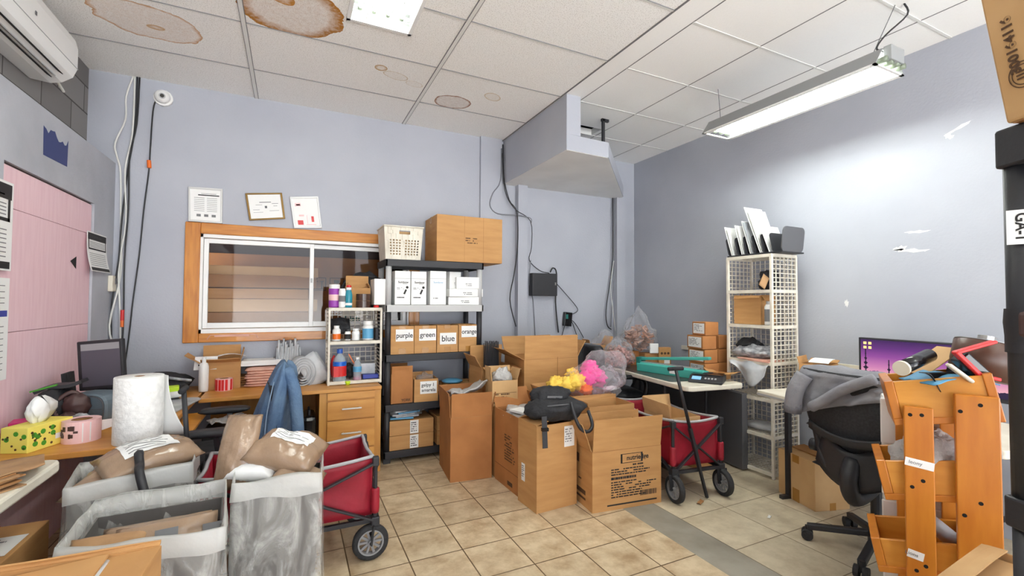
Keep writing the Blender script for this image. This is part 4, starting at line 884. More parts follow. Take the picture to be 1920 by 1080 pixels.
# top shelf
t = thing('plastic_basket', 'white perforated plastic basket with a front handle hole on the top shelf', 'basket', (.882,4.19,1.766))
m_b = 'wire_white'; mb = MB(); h_, w0, w1, d0, d1 = .29, .30, .335, .30, .33
def side(front):
    rows, cols = 9, 11; y0 = -d0/2 if front else d0/2; y1 = -d1/2 if front else d1/2
    def pt(u, v, e=0): ww = w0+(w1-w0)*v; return (-ww/2+ww*u, y0+(y1-y0)*v+e, h_*v)
    hole = lambda u, v: front and .36 < u < .66 and .77 < v < .88
    U = [0,.08]+[.08+.84*i/20 for i in range(1,21)]+[1]; V = [0,.1]+[.1+.5*j/12 for j in range(1,13)]+[.77,.88,1]
    for i in range(len(U)-1):
        for j in range(len(V)-1):
            uc, vc = (U[i]+U[i+1])/2, (V[j]+V[j+1])/2
            dot = 1 <= i <= 20 and 1 <= j <= 12 and (i % 2 == 0) and (j % 2 == 0) and ((i//2+j//2) % 2 == 0 or True) and abs(uc-.5) > .06
            if hole(uc, vc) or dot: continue
            mb.quad(pt(U[i],V[j]),pt(U[i+1],V[j]),pt(U[i+1],V[j+1]),pt(U[i],V[j+1]))
side(True); side(False)
for sx in (-1, 1): mb.quad((sx*w0/2,-d0/2,0),(sx*w0/2,d0/2,0),(sx*w1/2,d1/2,h_),(sx*w1/2,-d1/2,h_))
mb.quad((-w0/2,-d0/2,0),(w0/2,-d0/2,0),(w0/2,d0/2,0),(-w0/2,d0/2,0)); o = mb.obj('shell', m_b, t); so = o.modifiers.new('thickness','SOLIDIFY'); so.thickness = .004
mb = MB(); mb.bar((-w1/2-.008,-d1/2-.006,h_),(w1/2+.008,-d1/2-.006,h_),.016,.012); mb.bar((-w1/2-.008,d1/2+.006,h_),(w1/2+.008,d1/2+.006,h_),.016,.012); mb.bar((-w1/2-.004,-d1/2,h_),(-w1/2-.004,d1/2,h_),.016,.012); mb.bar((w1/2+.004,-d1/2,h_),(w1/2+.004,d1/2,h_),.016,.012); mb.obj('rim', m_b, t, bevel=.003)
carton('brown box inside the white basket', .24, .2, .25, (.882,4.20,1.772), 0, 'card_light', {})
t = carton('big closed brown carton on the right of the top shelf, overhanging its end', .655, .40, .43, (1.505,4.215,1.766), 0, 'card')
print_lines(3, .14, .065, 5, t, 'ink_brown', (-.05,-.2012,.17), FRONT)
mb = MB(); mb.bar((-.06,-.201,.0),(-.06,-.201,.43),.0012,.002); mb.bar((.13,-.201,.0),(.13,-.201,.43),.0012,.002); mb.obj('crease', 'card_dark', t)
# grey shelf: white product boxes
t = carton('plain white box at the left end of the grey shelf, half outside the post', .105, .22, .225, (.692,4.165,1.366), 0, 'paper', tape=False, name='product_box', group='white product boxes')
for x, lab in ((.882,'white product box with a dark handset drawing, nearest the left post of the grey shelf'),(1.028,'white product box with a dark handset drawing, left of the one with a diagonal shadow')):
    t = carton(lab, .138, .13, .30, (x,4.115,1.366), 0, 'paper', tape=False, name='product_box', group='white product boxes')
    text('Sumbow', .026, (.005,-.0656,.20), FRONT, 'ink', t, 'brand_lettering', bold=.0006)
    mb = MB(); mb.bb(.0,.04,-.0662,-.0656,.185,.188); mb.box((.022,-.066,.115),(.016,.001,.045),(0,24,0)); mb.cyl((.04,-.0655,.155),(.04,-.0665,.155),.012,n=12); mb.obj('handset_drawing', 'ink', t)
    print_lines(2, .07, .02, 3, t, 'ink_grey', (-.05,-.0656,.135), FRONT); print_lines(1, .10, .02, 4, t, 'ink', (-.05,-.0656,.055), FRONT, dense=.95)
    mb = MB(); mb.bb(-.069,.069,-.0657,-.0652,.232,.234); mb.obj('lid_seam', 'ink_grey', t)
t = carton('white product box with pale blue lettering, third of the upright ones', .152, .13, .31, (1.206,4.115,1.366), 0, 'paper', tape=False, name='product_box', group='white product boxes')
text('Sumbow', .026, (.0,-.0656,.205), FRONT, 'blue_label', t, 'brand_lettering'); print_lines(1, .09, .02, 4, t, 'ink_grey', (-.045,-.0656,.05), FRONT)
mb = MB(); mb.bb(-.076,.076,-.0657,-.0652,.238,.24); mb.obj('lid_seam', 'ink_grey', t)
for (x, y, z, rz, ww, hh, lab) in ((1.46,4.12,1.366,-4,.30,.075,'white small carton at the bottom of the heap at the right of the grey shelf'),(1.47,4.11,1.442,3,.34,.075,'white small carton resting second from the bottom of the heap'),(1.50,4.12,1.518,-6,.22,.11,'white small carton with printed front on top of the heap'),(1.38,4.19,1.518,8,.12,.16,'upright crumpled white carton behind the heap of small ones')):
    t = carton(lab, ww, .16, hh, (x,y,z), rz, 'paper', tape=False, name='product_box', group='small white cartons on the grey shelf')
    print_lines(2, ww*.4, .03, 8, t, 'ink_grey', (-ww*.1,-.081,hh*.2), FRONT)
solo(MB().bb(-.05,.05,-.05,.05,0,.10), 'small_box', 'card', 'small brown box behind the white heap on the grey shelf', 'box', (1.40,4.33,1.366))
solo(MB().blob((0,0,.11),(.16,.07,.11),12,.3), 'black_bag', 'stuff_grey', 'black and white speckled bag behind the plain white box', 'bag', (.86,4.31,1.366), smooth=True)
# labelled boxes
for x, w_, word, z, sz, lab in ((.884,.208,'purple',.165,.062,'brown box with a white label reading purple'),(1.092,.2,'green',.165,.062,'brown box with a white label reading green'),(1.300,.2,'blue',.125,.075,'brown box with a white label reading blue'),(1.506,.196,'orange',.185,.058,'brown box with a white label reading orange')):
    h_ = .247 if word != 'orange' else .25
    t = carton(lab, w_, .22, h_, (x,4.16,.931), 0, 'card', {}, group='colour boxes on the middle shelf', name='labelled_box')
    lw = w_*.78 if word != 'purple' else w_*.74; lx = .02 if word in ('purple','green') else .005
    l = rect_label(t, lw, .105, (lx,-.1105,z), FRONT, name='paper_label'); text(word, sz, (0,-.002,.0012), (0,0,0), 'ink', l, 'word', bold=.0008, sx=.92 if word in ('purple','orange') else 1)
    mb = MB(); mb.bb(-.03,.03,-.1112,-.110,.0,.05); mb.bb(-.03,.03,-.1112,-.110,h_-.03,h_); mb.obj('tape', 'tape', t)
    mb = MB(); mb.bb(-w_/2+.01,w_/2-.01,-.1,.1,h_-.05,h_-.03); mb.obj('contents', 'black_soft', t)
# fourth level
t = carton('tall brown carton with open top flap on the left of the fourth shelf', .19, .2, .255, (.888,4.15,.501), 0, 'card_red', {'front':(.07,0),'back':(.07,0)})
text('YORK', .03, (.035,-.1012,.025), FRONT, 'ink_brown', t, 'print', bold=.001); ship_label(t, .05, .07, (-.0958,.03,.06), LEFT, 3)
t = carton('small open brown box with a handwritten label on the fourth shelf', .215, .2, .20, (1.105,4.13,.501), -3, 'card', {'left':(.05,10),'back':(.04,0)})
l = rect_label(t, .15, .11, (.02,-.1005,.125), FRONT, name='paper_label'); text('gelpy 1', .042, (-.005,.022,.0012), (0,0,0), 'ink', l, 'word', bold=.0005); text('amarela', .04, (.0,-.024,.0012), (0,0,0), 'ink', l, 'word', bold=.0005)
solo(MB().blob((0,0,.06),(.08,.07,.06),4,.3), 'clear_packet', 'clear_bag', 'clear packet poking out of the handwritten box', 'packet', (1.11,4.12,.62), smooth=True)
carton('low brown carton on the right of the fourth shelf under a patterned pad', .30, .24, .135, (1.44,4.16,.501), 2, 'card', tape=True)
solo(MB().lathe([(.0,0),(.09,.006),(.10,.02),(.06,.034),(0,.038)],24,cap=False), 'patterned_pad', 'blue_label', 'round blue and white pad on the low carton of the fourth shelf', 'pad', (1.37,4.12,.638), smooth=True)
solo(MB().box((0,0,.06),(.04,.05,.12)), 'small_box', 'card_dark', 'small brown box at the right end of the fourth shelf', 'box', (1.55,4.08,.638))
# bottom level
for k, (x, lab) in enumerate(((.975,'lower of the two flat labelled cartons on the bottom shelf'),(.975,'upper of the two flat labelled cartons on the bottom shelf, under a plastic bag'),(1.40,'lower flat carton at the right of the bottom shelf, half hidden by the tall box'),(1.40,'upper flat carton at the right of the bottom shelf, half hidden by the tall box'))):
    t = carton(lab, .39, .30, .125, (x,4.18,.101+.127*(k%2)), 0, 'card', tape=False, group='flat cartons on the bottom shelf')
    if k < 2:
        l = rect_label(t, .075, .115, (.02,-.1512,.0625), FRONT, name='shipping_label'); print_lines(5, .06, .09, 11+k, l, 'ink', (-.03,-.045,.001), (0,0,0))
t = thing('clear_bag', 'clear bag of blue and white folded cloths on the flat cartons of the bottom shelf', 'bag', (.93,4.13,.357))
MB().blob((0,0,.06),(.17,.11,.07),3,.35).obj('bag', 'clear_bag', t, smooth=True)
for k in range(5): MB().box((.04*(k%2)-.03,-.02,.012+.016*k),(.2,.14,.013),(0,0,7*k-10)).obj('folded_cloth', 'blue_label' if k % 3 == 0 else 'mailer_grey', t, bevel=.003)

# ------------------------------------------------------------------ storeroom seen through the window
for k, (y, z, ww, lab) in enumerate(((5.25,1.05,1.05,'lowest'),(5.27,1.19,1.05,'second from the bottom'),(5.24,1.29,1.03,'third from the bottom'),(5.26,1.415,1.0,'fourth from the bottom'),(5.24,1.52,1.08,'second from the top'),(5.26,1.63,1.07,'topmost'))):
    carton('flat long carton behind the window glass, '+lab+' of the pile', ww, .5, .095 if k % 2 else .12, (-.33+.03*(k%3)-.02,y,z), (k*37)%5-2, ('card','card_light','card_dark')[(k*2)%3], tape=False, group='flat cartons behind the window')
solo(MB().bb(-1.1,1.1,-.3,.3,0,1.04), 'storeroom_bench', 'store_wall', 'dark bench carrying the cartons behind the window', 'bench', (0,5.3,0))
t = carton('large brown carton with handling symbols behind the flat cartons in the storeroom', 2.3, .5, 1.90, (-.1,5.95,.0), 0, 'card_red', tape=False)
for k in range(4):
    x = .38+.19*k
    mb = MB()
    for a in ((-.075,.075,.069,.075),(-.075,.075,-.075,-.069),(-.075,-.069,-.075,.075),(.069,.075,-.075,.075)): mb.bb(x+a[0],x+a[1],-.2515,-.2505,.64+.95+a[2],.64+.95+a[3])
    if k == 0:
        for q in (-.03,.03): mb.bb(x+q-.006,x+q+.006,-.2515,-.2505,1.54,1.62); mb.bb(x+q-.018,x+q+.018,-.2515,-.2505,1.615,1.625)
        mb.bb(x-.05,x+.05,-.2515,-.2505,1.53,1.538)
    elif k == 1: mb.bb(x-.03,x+.03,-.2515,-.2505,1.60,1.64); mb.bb(x-.004,x+.004,-.2515,-.2505,1.54,1.60); mb.bb(x-.025,x+.025,-.2515,-.2505,1.53,1.54)
    elif k == 2: mb.bb(x-.05,x+.05,-.2515,-.2505,1.605,1.62); mb.bb(x-.004,x+.004,-.2515,-.2505,1.54,1.65)
    else: mb.bb(x-.04,x+.04,-.2515,-.2505,1.54,1.58); mb.bb(x-.04,x+.04,-.2515,-.2505,1.595,1.635)
    mb.obj('handling_symbol', 'ink', t)
print_lines(1, .5, .05, 3, t, 'ink_brown', (-.75,-.2505,1.57), FRONT, dense=.7)
t = carton('white carton with green lettering behind the right window pane', .32, .3, .24, (.62,4.98,1.06), -5, 'paper', tape=False); text('Hals', .09, (-.05,-.1512,.15), FRONT, 'teal_dark', t, 'print', bold=.002)
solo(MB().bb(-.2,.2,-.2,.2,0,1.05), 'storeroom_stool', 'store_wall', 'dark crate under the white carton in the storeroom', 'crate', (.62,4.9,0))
st = thing('added_storeroom_lamp', 'added unseen tube lamp on the storeroom ceiling beyond the window', 'lamp', (0,5.1,2.88)); MB().cyl((-.5,0,-.03),(.5,0,-.03),.014).obj('fluorescent_tube', 'dim_tube', st); MB().bb(-.55,.55,-.03,.03,-.012,.0).obj('fixture', 'plastic_white', st)  # lamp added out of view to light the storeroom cartons

# ------------------------------------------------------------------ cartons on the floor in the middle
t = carton('tall open carton with raised flaps standing by the shelving, filled with bubble wrap', .335, .44, .495, (1.313,3.605,0), -6, 'card_red', {'front':(.185,4),'left':(.185,3),'right':(.18,10),'back':(.18,20)})
solo(MB().sheet(lambda u, v: (-.15+.30*u, -.12+.26*v, .50+.10*u*u-.05*v+.06*math.sin(u*5+1)*v*(1-v)*2+.035*noise.noise(Vector((u*4,v*4,3)))+.13), 22, 18, .012), 'bubble_wrap', 'bubble', 'sheet of bubble wrap rising out of the tall open carton', 'bubble wrap', (1.318,3.60,.03), -6, smooth=True)
t = carton('long open carton with printed side, behind the one carrying the black backpack', .33, .44, .56, (1.645,3.13,0), 1.5, 'card_red', {'back':(.15,30),'right':(.12,-20)})
print_lines(10, .18, .20, 21, t, 'ink_brown', (-.1655,.05,.20), LEFT, dense=.75); MB().bb(-.1658,-.165,-.08,.0,.03,.06).obj('dark_stamp', 'ink_brown', t)
MB().bb(-.1662,-.165,-.22,.22,.135,.137).obj('fold_line', 'ink_brown', t)
solo(MB().blob((0,0,.0),(.13,.17,.06),3,.4), 'clear_packets', 'bubble', 'white packets and clear film inside the printed carton', 'packet', (1.63,3.16,.525), smooth=True)
carton('flat white packet lying on the film in the printed carton', .16,.14,.02,(1.60,3.10,.565),20,'paper',tape=False,name='white_packet')
b2 = carton('plain tall carton in front with the black backpack on top', .33, .245, .572, (1.634,2.80,0), 3.6, 'card', {'right':(.10,-75),'left':(.10,-80),'back':(.1,-70)})
ship_label(b2, .085, .14, (.1,-.1235,.475), FRONT, 5); ship_label(b2, .045, .12, (-.1655,.05,.22), LEFT, 6)
bp = thing('backpack', 'black backpack with hanging straps slumped on the plain tall carton', 'backpack', (1.66,2.755,.588), -8)
MB().blob((0,0,.07),(.225,.15,.08),11,.2,2.0).obj('main_bag', 'black_soft', bp, smooth=True); MB().blob((-.005,.05,.15),(.155,.10,.065),14,.22,2.2).obj('top_pocket', 'black_soft', bp, smooth=True)
mb = MB(); mb.box((-.015,-.055,.158),(.11,.004,.014),(20,4,0)); mb.obj('badge_strip', 'ink_grey', bp); MB().tube([(-.13,-.09,.105),(0,-.13,.12),(.14,-.09,.105)],.005).obj('zip', 'dark_grey', bp)
MB().sheet(lambda u, v: (-.155+.035*u, -.16-.02*v, .06-.20*v), 1, 6, .006).obj('strap', 'black', bp); mb = MB(); mb.bb(-.16,-.115,-.19,-.165,-.03,-.01); mb.obj('buckle', 'black_gloss', bp)
MB().tube([(.06,-.15,.14),(.075,-.19,.04),(.11,-.2,-.03),(.17,-.19,-.055),(.215,-.16,-.02),(.215,-.1,.06)],.012).obj('strap', 'black', bp, smooth=True)
b3 = carton('printed open carton in front, between the backpack carton and the red wagon', .545, .25, .40, (2.10,2.61,0), -6.5, 'card', {'front':(.215,8),'left':(.20,22),'right':(.16,-25),'back':(.19,5)})
text('nutriedge', .046, (.08,-.1257,.335), FRONT, 'ink', b3, 'print', bold=.0009); mb = MB()
for a in ((-.045,.12,.3625,.366),(-.045,.12,.303,.3065),(-.045,-.0415,.303,.366),(.1165,.12,.303,.366)): mb.bb(a[0]-.01,a[1]+.0,-.1258,-.125,a[2],a[3])
mb.obj('logo_frame', 'ink', b3)
print_lines(1, .13, .022, 8, b3, 'ink', (.04,-.1257,.277), FRONT, dense=.95)
print_lines(3, .34, .05, 9, b3, 'ink', (-.13,-.1257,.225), FRONT); print_lines(1, .2, .035, 2, b3, 'ink', (-.13,-.1257,.19), FRONT, dense=.97); print_lines(7, .36, .115, 31, b3, 'ink', (-.13,-.1257,.075), FRONT)
mb = MB(); rnd = random.Random(5); x = .10
while x < .23: q = rnd.uniform(.002,.006); mb.bb(x,x+q,-.1258,-.125,.07,.105); x += q+rnd.uniform(.002,.004)
mb.bb(-.16,.235,-.1258,-.125,.028,.038); mb.obj('barcode', 'ink', b3)
mb = MB()
for z0, z1, y0, y1 in ((.08,.11,-.03,.11),(.045,.06,-.03,.11),(.17,.18,.03,.07),(.28,.34,.06,.1)): mb.bb(-.2737,-.2725,y0,y1,z0,z1)
mb.obj('side_print', 'ink_brown', b3)
# the boxes behind
carton('closed brown carton on the floor under the big open one', .50, .46, .50, (2.12,3.78,0), 0, 'card_dark')
c = carton('largest open carton at the back, on top of another, holding black hangers', .55, .44, .39, (2.125,3.77,.501), -2, 'card', {'front':(.205,1),'left':(.2,62),'right':(.17,30),'back':(.19,28)})
mb = MB(); mb.bb(-.002,.0,-.0045,.0045,0,.4); o = mb.obj('fold_line', 'card_in', c); o.location = (.06,-.2215,0)
hb = thing('hanger_bundle', 'bundle of black hangers bristling out of the largest open carton', 'hanger bundle', (1.66,3.88,.80), 0)
for k in range(44): MB().bar((-.07+.0032*k,-.05+.022*(k%4),0),(-.065+.0032*k+.006*math.sin(k*1.7),-.045+.022*(k%4),.215+.025*math.sin(k*2.1)),.005).obj('hanger', 'black', hb)
carton('brown carton standing behind the tall open one, its left side in shadow', .33, .30, .82, (1.665,3.855,0), 1, 'card', {'left':(.12,30),'back':(.17,-5),'front':(.12,100)})
carton('closed brown carton under the small printed box', .24, .22, .555, (1.60,3.47,0), 0, 'card_dark')
t = carton('small printed open box standing in front of the largest open carton', .222, .16, .20, (1.58,3.46,.557), -3, 'card_light', {'left':(.11,2),'back':(.10,0),'right':(.09,12)})
print_lines(4, .19, .085, 44, t, 'ink_brown', (-.10,-.0807,.015), FRONT); mb = MB(); mb.bar((-.10,-.0812,.10),(.10,-.0812,.10),.001,.003); mb.obj('print_frame', 'ink_brown', t)
solo(MB().blob((0,0,.03),(.085,.06,.07),8,.45), 'clear_packet', 'bubble', 'crumpled clear film in the small printed box', 'packet', (1.58,3.46,.745), smooth=True)
carton('closed brown carton supporting the open box of soft toys', .55, .32, .27, (2.125,3.23,0), -2, 'card_dark')
e = carton('wide open carton filled with bags of soft toys', .57, .34, .38, (2.12,3.22,.271), -3, 'card', {'left':(.06,15),'back':(.06,30)})
t = thing('toy_bag', 'clear pink-tinted bag of yellow, pink and orange soft toys on the wide carton', 'bag of toys', (2.20,3.20,.625), -10)
MB().blob((.10,0,.12),(.27,.16,.15),21,.3,top=lambda q, d: (q.x+.12*max(0,d.z), q.y, q.z+.10*max(0,d.z)**3)).obj('bag', 'clear_pink', t, smooth=True)
for i, (x, y, z, r_, m_) in enumerate(((.03,-.04,.13,.075,'plush_pink'),(.07,0,.22,.065,'plush_pink'),(.12,-.02,.14,.08,'plush_pink'),(.0,-.08,.06,.05,'plush_orange'),(.12,-.07,.06,.06,'clear_pink'),(-.07,-.05,0.115,.075,'plush_yellow'),(-.15,-.04,0.095,.07,'plush_yellow'),(-.07,.04,0.165,.055,'plush_yellow'),(-.24,-.02,0.085,.065,'plush_yellow'),(-.2,.06,0.095,.06,'plush_yellow'))):
    MB().blob((x,y,z),(r_*1.05,r_*.9,r_*.9),i*1.7,.42,2.4).obj('soft_toy', m_, t, smooth=True)
t2 = thing('clear_bag', 'clear crinkled bag with a white packet, right of the pink toys', 'bag', (2.40,3.13,.645), 20)
MB().blob((0,0,.07),(.13,.11,.13),33,.4).obj('bag', 'clear_bag', t2, smooth=True); MB().pillow(.16,.10,.03,3,.2).obj('packet', 'paper', t2, smooth=True, loc=(.02,-.03,.03))
carton('open carton behind the printed one, its rim just showing', .40, .24, .62, (2.20,2.905,0), -4, 'card', {'back':(.03,0),'left':(.03,0)})
t = carton('yellow-brown open box on the table end behind the leather chair', .22, .18, .20, (2.97,4.05,.741), -8, 'card', {'right':(.10,28),'left':(.06,10)})

# ------------------------------------------------------------------ folding wagons
def wagon(label, loc, rz, L=.80, Wd=.43, handle_top=(-.10,.0,.94), rim=.55):
    t = thing('folding_wagon', label, 'wagon', loc, rz, 'red folding wagons')
    zb, h2 = .235, Wd/2
    def wall(p, q, sag, inn):                                        # fabric wall between two top corners
        p, q = Vector(p), Vector(q); nrm = Vector(inn)
        def f(u, v): b = p.lerp(q, u); return (b.x+nrm.x*.02*math.sin(math.pi*u)*math.sin(math.pi*v)+nrm.x*.008*noise.noise(Vector((u*5,v*4,b.y))), b.y+nrm.y*.02*math.sin(math.pi*u)*math.sin(math.pi*v)+nrm.y*.008*noise.noise(Vector((u*5,v*4,b.x))), zb+(rim-zb-sag*math.sin(math.pi*u)*v)*v)
        MB().sheet(f, 14, 8, .006).obj('fabric_wall', 'red_cloth', t, smooth=True)
        MB().tube([Vector(f(i/8,1))+Vector((0,0,.004)) for i in range(9)], .010, sub=2).obj('rim_piping', 'grey_trim', t, smooth=True)
    cs = [(0,-h2),(L,-h2),(L,h2),(0,h2)]; ins = [(0,1,0),(-1,0,0),(0,-1,0),(1,0,0)]
    for i in range(4):
        a, b = cs[i], cs[(i+1)%4]; wall((a[0],a[1],0),(b[0],b[1],0),.02 if i % 2 else .035,ins[i])
    MB().bb(.01,L-.01,-h2+.01,h2-.01,zb-.006,zb).obj('fabric_floor', 'red_cloth', t)
    for x, y in cs:
        ox = .014 if x > 0 else -.014; oy = .014 if y > 0 else -.014; X, Y_ = x+ox, y+oy
        MB().cyl((X,Y_,.20),(X,Y_,rim-.02),.011,n=10).obj('post', 'black', t)
        MB().lathe([(.02,.25),(.023,.27),(.023,.37),(.02,.38)],10,c=(X,Y_,0)).obj('corner_pocket', 'red_cloth', t, smooth=True)
        MB().box((X,Y_,.205),(.045,.045,.05)).obj('corner_joint', 'black', t, bevel=.006); MB().box((X,Y_,rim-.02),(.035,.035,.05)).obj('corner_joint', 'black', t, bevel=.006)
        mb = MB(); mb.bar((X-.01,Y_-.028,.19),(X-.022,Y_-.028,.09),.03,.008); mb.bar((X-.01,Y_+.028,.19),(X-.022,Y_+.028,.09),.03,.008); mb.cyl((X-.022,Y_-.03,.095),(X-.022,Y_+.03,.095),.008); mb.obj('wheel_fork', 'black', t)
        wx = X-.022
        wh = MB(); pr = [(.068,-.018),(.082,-.021),(.093,-.014),(.096,0),(.093,.014),(.082,.021),(.068,.018)]; wh.loft([[(wx+r*math.cos(2*math.pi*i/32),Y_+z,.096+r*math.sin(2*math.pi*i/32)) for i in range(32)] for r, z in pr+pr[:1]], cap=False); wo = wh.obj('wheel', 'rubber', t, smooth=True)
        hb_ = MB(); hb_.loft([[(wx+r*math.cos(2*math.pi*i/28),Y_+z,.096+r*math.sin(2*math.pi*i/28)) for i in range(28)] for r, z in ((.069,-.017),(.06,-.017),(.06,.017),(.069,.017))], cap=False); hb_.cyl((wx,Y_-.022,.096),(wx,Y_+.022,.096),.014)
        for k in range(10): a = 2*math.pi*k/10; hb_.bar((wx+.012*math.cos(a),Y_,.096+.012*math.sin(a)),(wx+.062*math.cos(a),Y_,.096+.062*math.sin(a)),.01,.012)
        hb_.obj('spoked_hub', 'hub_grey', wo)
    def brace(p, q): MB().bar(p, q, .026, .012).obj('cross_bar', 'black', t, bevel=.003)
    for s_ in (-1, 1):
        y = s_*(h2+.026); xm = L/2
        brace((0,y,.215),(xm,y,.40)); brace((0,y,rim-.03),(xm,y,.36)); brace((L,y,.215),(xm,y,.40)); brace((L,y,rim-.03),(xm,y,.36))
    for x in (-.024, L+.024): brace((x,-h2,.215),(x,h2,rim-.04)); brace((x,h2,.215),(x,-h2,rim-.04)); MB().bar((x,-h2,.205),(x,h2,.205),.022,.022).obj('end_rail', 'black', t)
    for y in (-h2, h2): MB().bar((0,y,.205),(L,y,.205),.022,.022).obj('side_rail', 'black', t)
    hx, hy, hz = handle_top; p0 = Vector((-.045,0,.20)); p1 = Vector((hx,hy,hz)); pm = p0.lerp(p1,.42)
    MB().bar(p0,pm,.03,.022,up=(0,1,0)).obj('handle_sleeve', 'black', t, bevel=.004)
    MB().cyl(pm,p1,.0115,n=10).obj('handle_pole', 'black', t, smooth=True)
    MB().cyl(p1+Vector((0,-.06,0)),p1+Vector((0,.06,0)),.014,n=12).obj('handle_grip', 'black_soft', t, smooth=True)
    pb = p0+(p0-p1)*.27; MB().bar(p0,(pb.x,pb.y,.012),.022,.014,up=(0,1,0)).obj('handle_tongue', 'black', t)
    return t
wagon('red folding wagon in front of the desk drawers, half hidden by the plastic-lined bins', (-.385,2.815,0), 0, .80, .425, (-.10,0,.945), .545)
wagon('red folding wagon in front of the white grid tower, holding an open carton', (2.645,2.41,0), 82, .78, .385, (-.02,.185,.93), .555)
carton('open carton sitting inside the red wagon by the grid tower', .26, .34, .30, (2.68,2.68,.245), -8, 'card_light', {'back':(.10,12),'left':(.1,10)})

# ------------------------------------------------------------------ packing table along the right wall
t = thing('folding_table', 'long white-edged folding table with dark top below the right wall', 'table', (3.19,3.50,0), -7)
def rrect(x0, x1, y0, y1, r, n=6):
    pts = []
    for cx, cy, a0 in ((x1-r,y0+r,-90),(x1-r,y1-r,0),(x0+r,y1-r,90),(x0+r,y0+r,180)):
        for i in range(n+1): a = R(a0+90*i/n); pts.append((cx+r*math.cos(a),cy+r*math.sin(a)))
    return pts
MB().prism(rrect(-.29,.29,-.93,.80,.07),.70,.74).obj('tabletop', 'table_white', t, bevel=.008)
MB().prism(rrect(-.275,.275,-.70,.79,.03),.7395,.7412).obj('dark_surface', 'table_dark', t)
for y in (-.55, .45):
    for x in (-.22, .22): MB().cyl((x,y,0),(x,y,.70),.014,n=10).obj('leg', 'black', t)
    MB().bar((-.22,y,.05),(.22,y,.05),.02).obj('cross_bar', 'black', t); MB().bar((0,y,.3),(0,y*.3,.69),.018).obj('brace', 'black', t); MB().bar((-.22,y,.32),(.22,y,.32),.016).obj('cross_bar', 'black', t)
TT = .742
s_ = thing('heat_sealer', 'teal desktop bag sealer with its long arm raised on the dark tabletop', 'heat sealer', (3.12,3.10,TT), -79)
MB().loft([[(-.36,y,z) for y, z in ((-.05,0),(.05,0),(.05,.07),(-.03,.085),(-.05,.07))],[(.32,y,z) for y, z in ((-.05,0),(.05,0),(.05,.07),(-.03,.085),(-.05,.07))]]).obj('base', 'teal', s_, bevel=.004)
MB().bb(-.34,.25,-.02,.025,.084,.09).obj('seal_bar', 'grey_plastic', s_); MB().bar((-.33,0,.115),(.36,0,.185),.045,.026).obj('arm', 'teal', s_, bevel=.006)
MB().bb(-.37,-.33,-.045,.045,.05,.13).obj('hinge', 'teal_dark', s_); MB().bb(.32,.36,-.055,.055,0,.065).obj('end_cap', 'black', s_, bevel=.005); MB().bb(.0,.06,-.0525,-.05,.02,.05).obj('control_plate', 'plastic_white', s_)
s_ = thing('digital_scale', 'black digital scale with small blue display at the rounded table corner', 'scale', (3.14,2.735,TT), -58)
MB().loft([[(-.13,y,z) for y, z in ((-.13,0),(.12,0),(.12,.05),(-.04,.05),(-.13,.018))],[(.13,y,z) for y, z in ((-.13,0),(.12,0),(.12,.05),(-.04,.05),(-.13,.018))]]).obj('body', 'black', s_, bevel=.006)
MB().bb(-.12,.12,-.03,.115,.051,.06).obj('platform', 'black_gloss', s_, bevel=.004)
mb = MB(); mb.box((-.07,-.088,.036),(.07,.05,.004),(20,0,0)); mb.obj('display', mat('lcd_display', (120,170,215), .3, emit=.5), s_); mb = MB()
for i in range(4): mb.box((.0+.025*i,-.088,.036),(.014,.02,.005),(20,0,0))
mb.obj('buttons', 'grey_plastic', s_)
g = 'small labelled cartons stacked by the grid tower'
for k, (x, y, z, lab) in enumerate(((3.36,2.965,TT,'lowest labelled carton of the stack on the packing table, beside the sealer'),(3.36,2.975,TT+.122,'second carton from the bottom of the stack on the packing table'),(3.345,2.975,TT+.244,'third carton from the bottom, its label facing the room, on the packing table'),(3.37,2.955,TT+.366,'topmost small carton of the stack on the packing table'))):
    t = carton(lab, .15, .20 if k < 3 else .16, .118, (x,y,z), -7+3*(k%2), 'card_red', tape=False, group=g)
    ship_label(t, .165 if k < 3 else .13, .09, (-.0758,.0,.060), LEFT, 40+k)
for k in range(3):
    carton(('bottom','middle','top')[k]+' carton of the second row behind the labelled stack', .14, .17, .118, (3.53,2.97,TT+.122*k), -6+4*k, 'card_red', tape=False, group=g)
carton('small opened carton lying by the scale at the foot of the tower', .16, .12, .05, (3.35,2.79,TT), 10, 'card', {'front':(.09,80),'back':(.06,40)})
# clear bags and small cartons at the far end
def clear_sack(label, loc, r, seed, m_in, peak, hin):
    t = thing('clear_bag', label, 'bag', loc)
    MB().blob((0,0,r[2]*.8),(r[0],r[1],r[2]),seed,.3,2.6,top=lambda q, d: (q.x*(1-.35*max(0,d.z)**2), q.y*(1-.35*max(0,d.z)**2), max(.003,q.z+peak*max(0,d.z)**5))).obj('bag', 'clear_bag', t, smooth=True)
    c = MB(); rnd = random.Random(seed)
    for i in range(110):
        a = rnd.uniform(0,6.28); q = rnd.random()**.5*.82; z = rnd.random()*hin*(1-q*.5); c.box((r[0]*q*math.cos(a),r[1]*q*math.sin(a),.02+z),(rnd.uniform(.035,.085),rnd.uniform(.015,.04),rnd.uniform(.008,.022)),(rnd.uniform(-50,50),rnd.uniform(-50,50),rnd.uniform(0,180)))
    o = c.obj('contents', m_in, t); o['kind'] = 'stuff'; return t
clear_sack('clear bag of pink-brown packets leaning low behind the leather chair', (3.02,3.74,TT), (.16,.14,.15), 4, 'stuff_pink', .03, .2)
clear_sack('clear bag of grey-brown items at the far left corner of the packing table', (3.10,4.06,TT), (.17,.15,.17), 8, 'stuff_brown', .05, .22)
carton('small plain carton nearest the far bags, under the tall clear bag', .15, .15, .145, (3.235,3.83,TT), -6, 'card_red', tape=False)
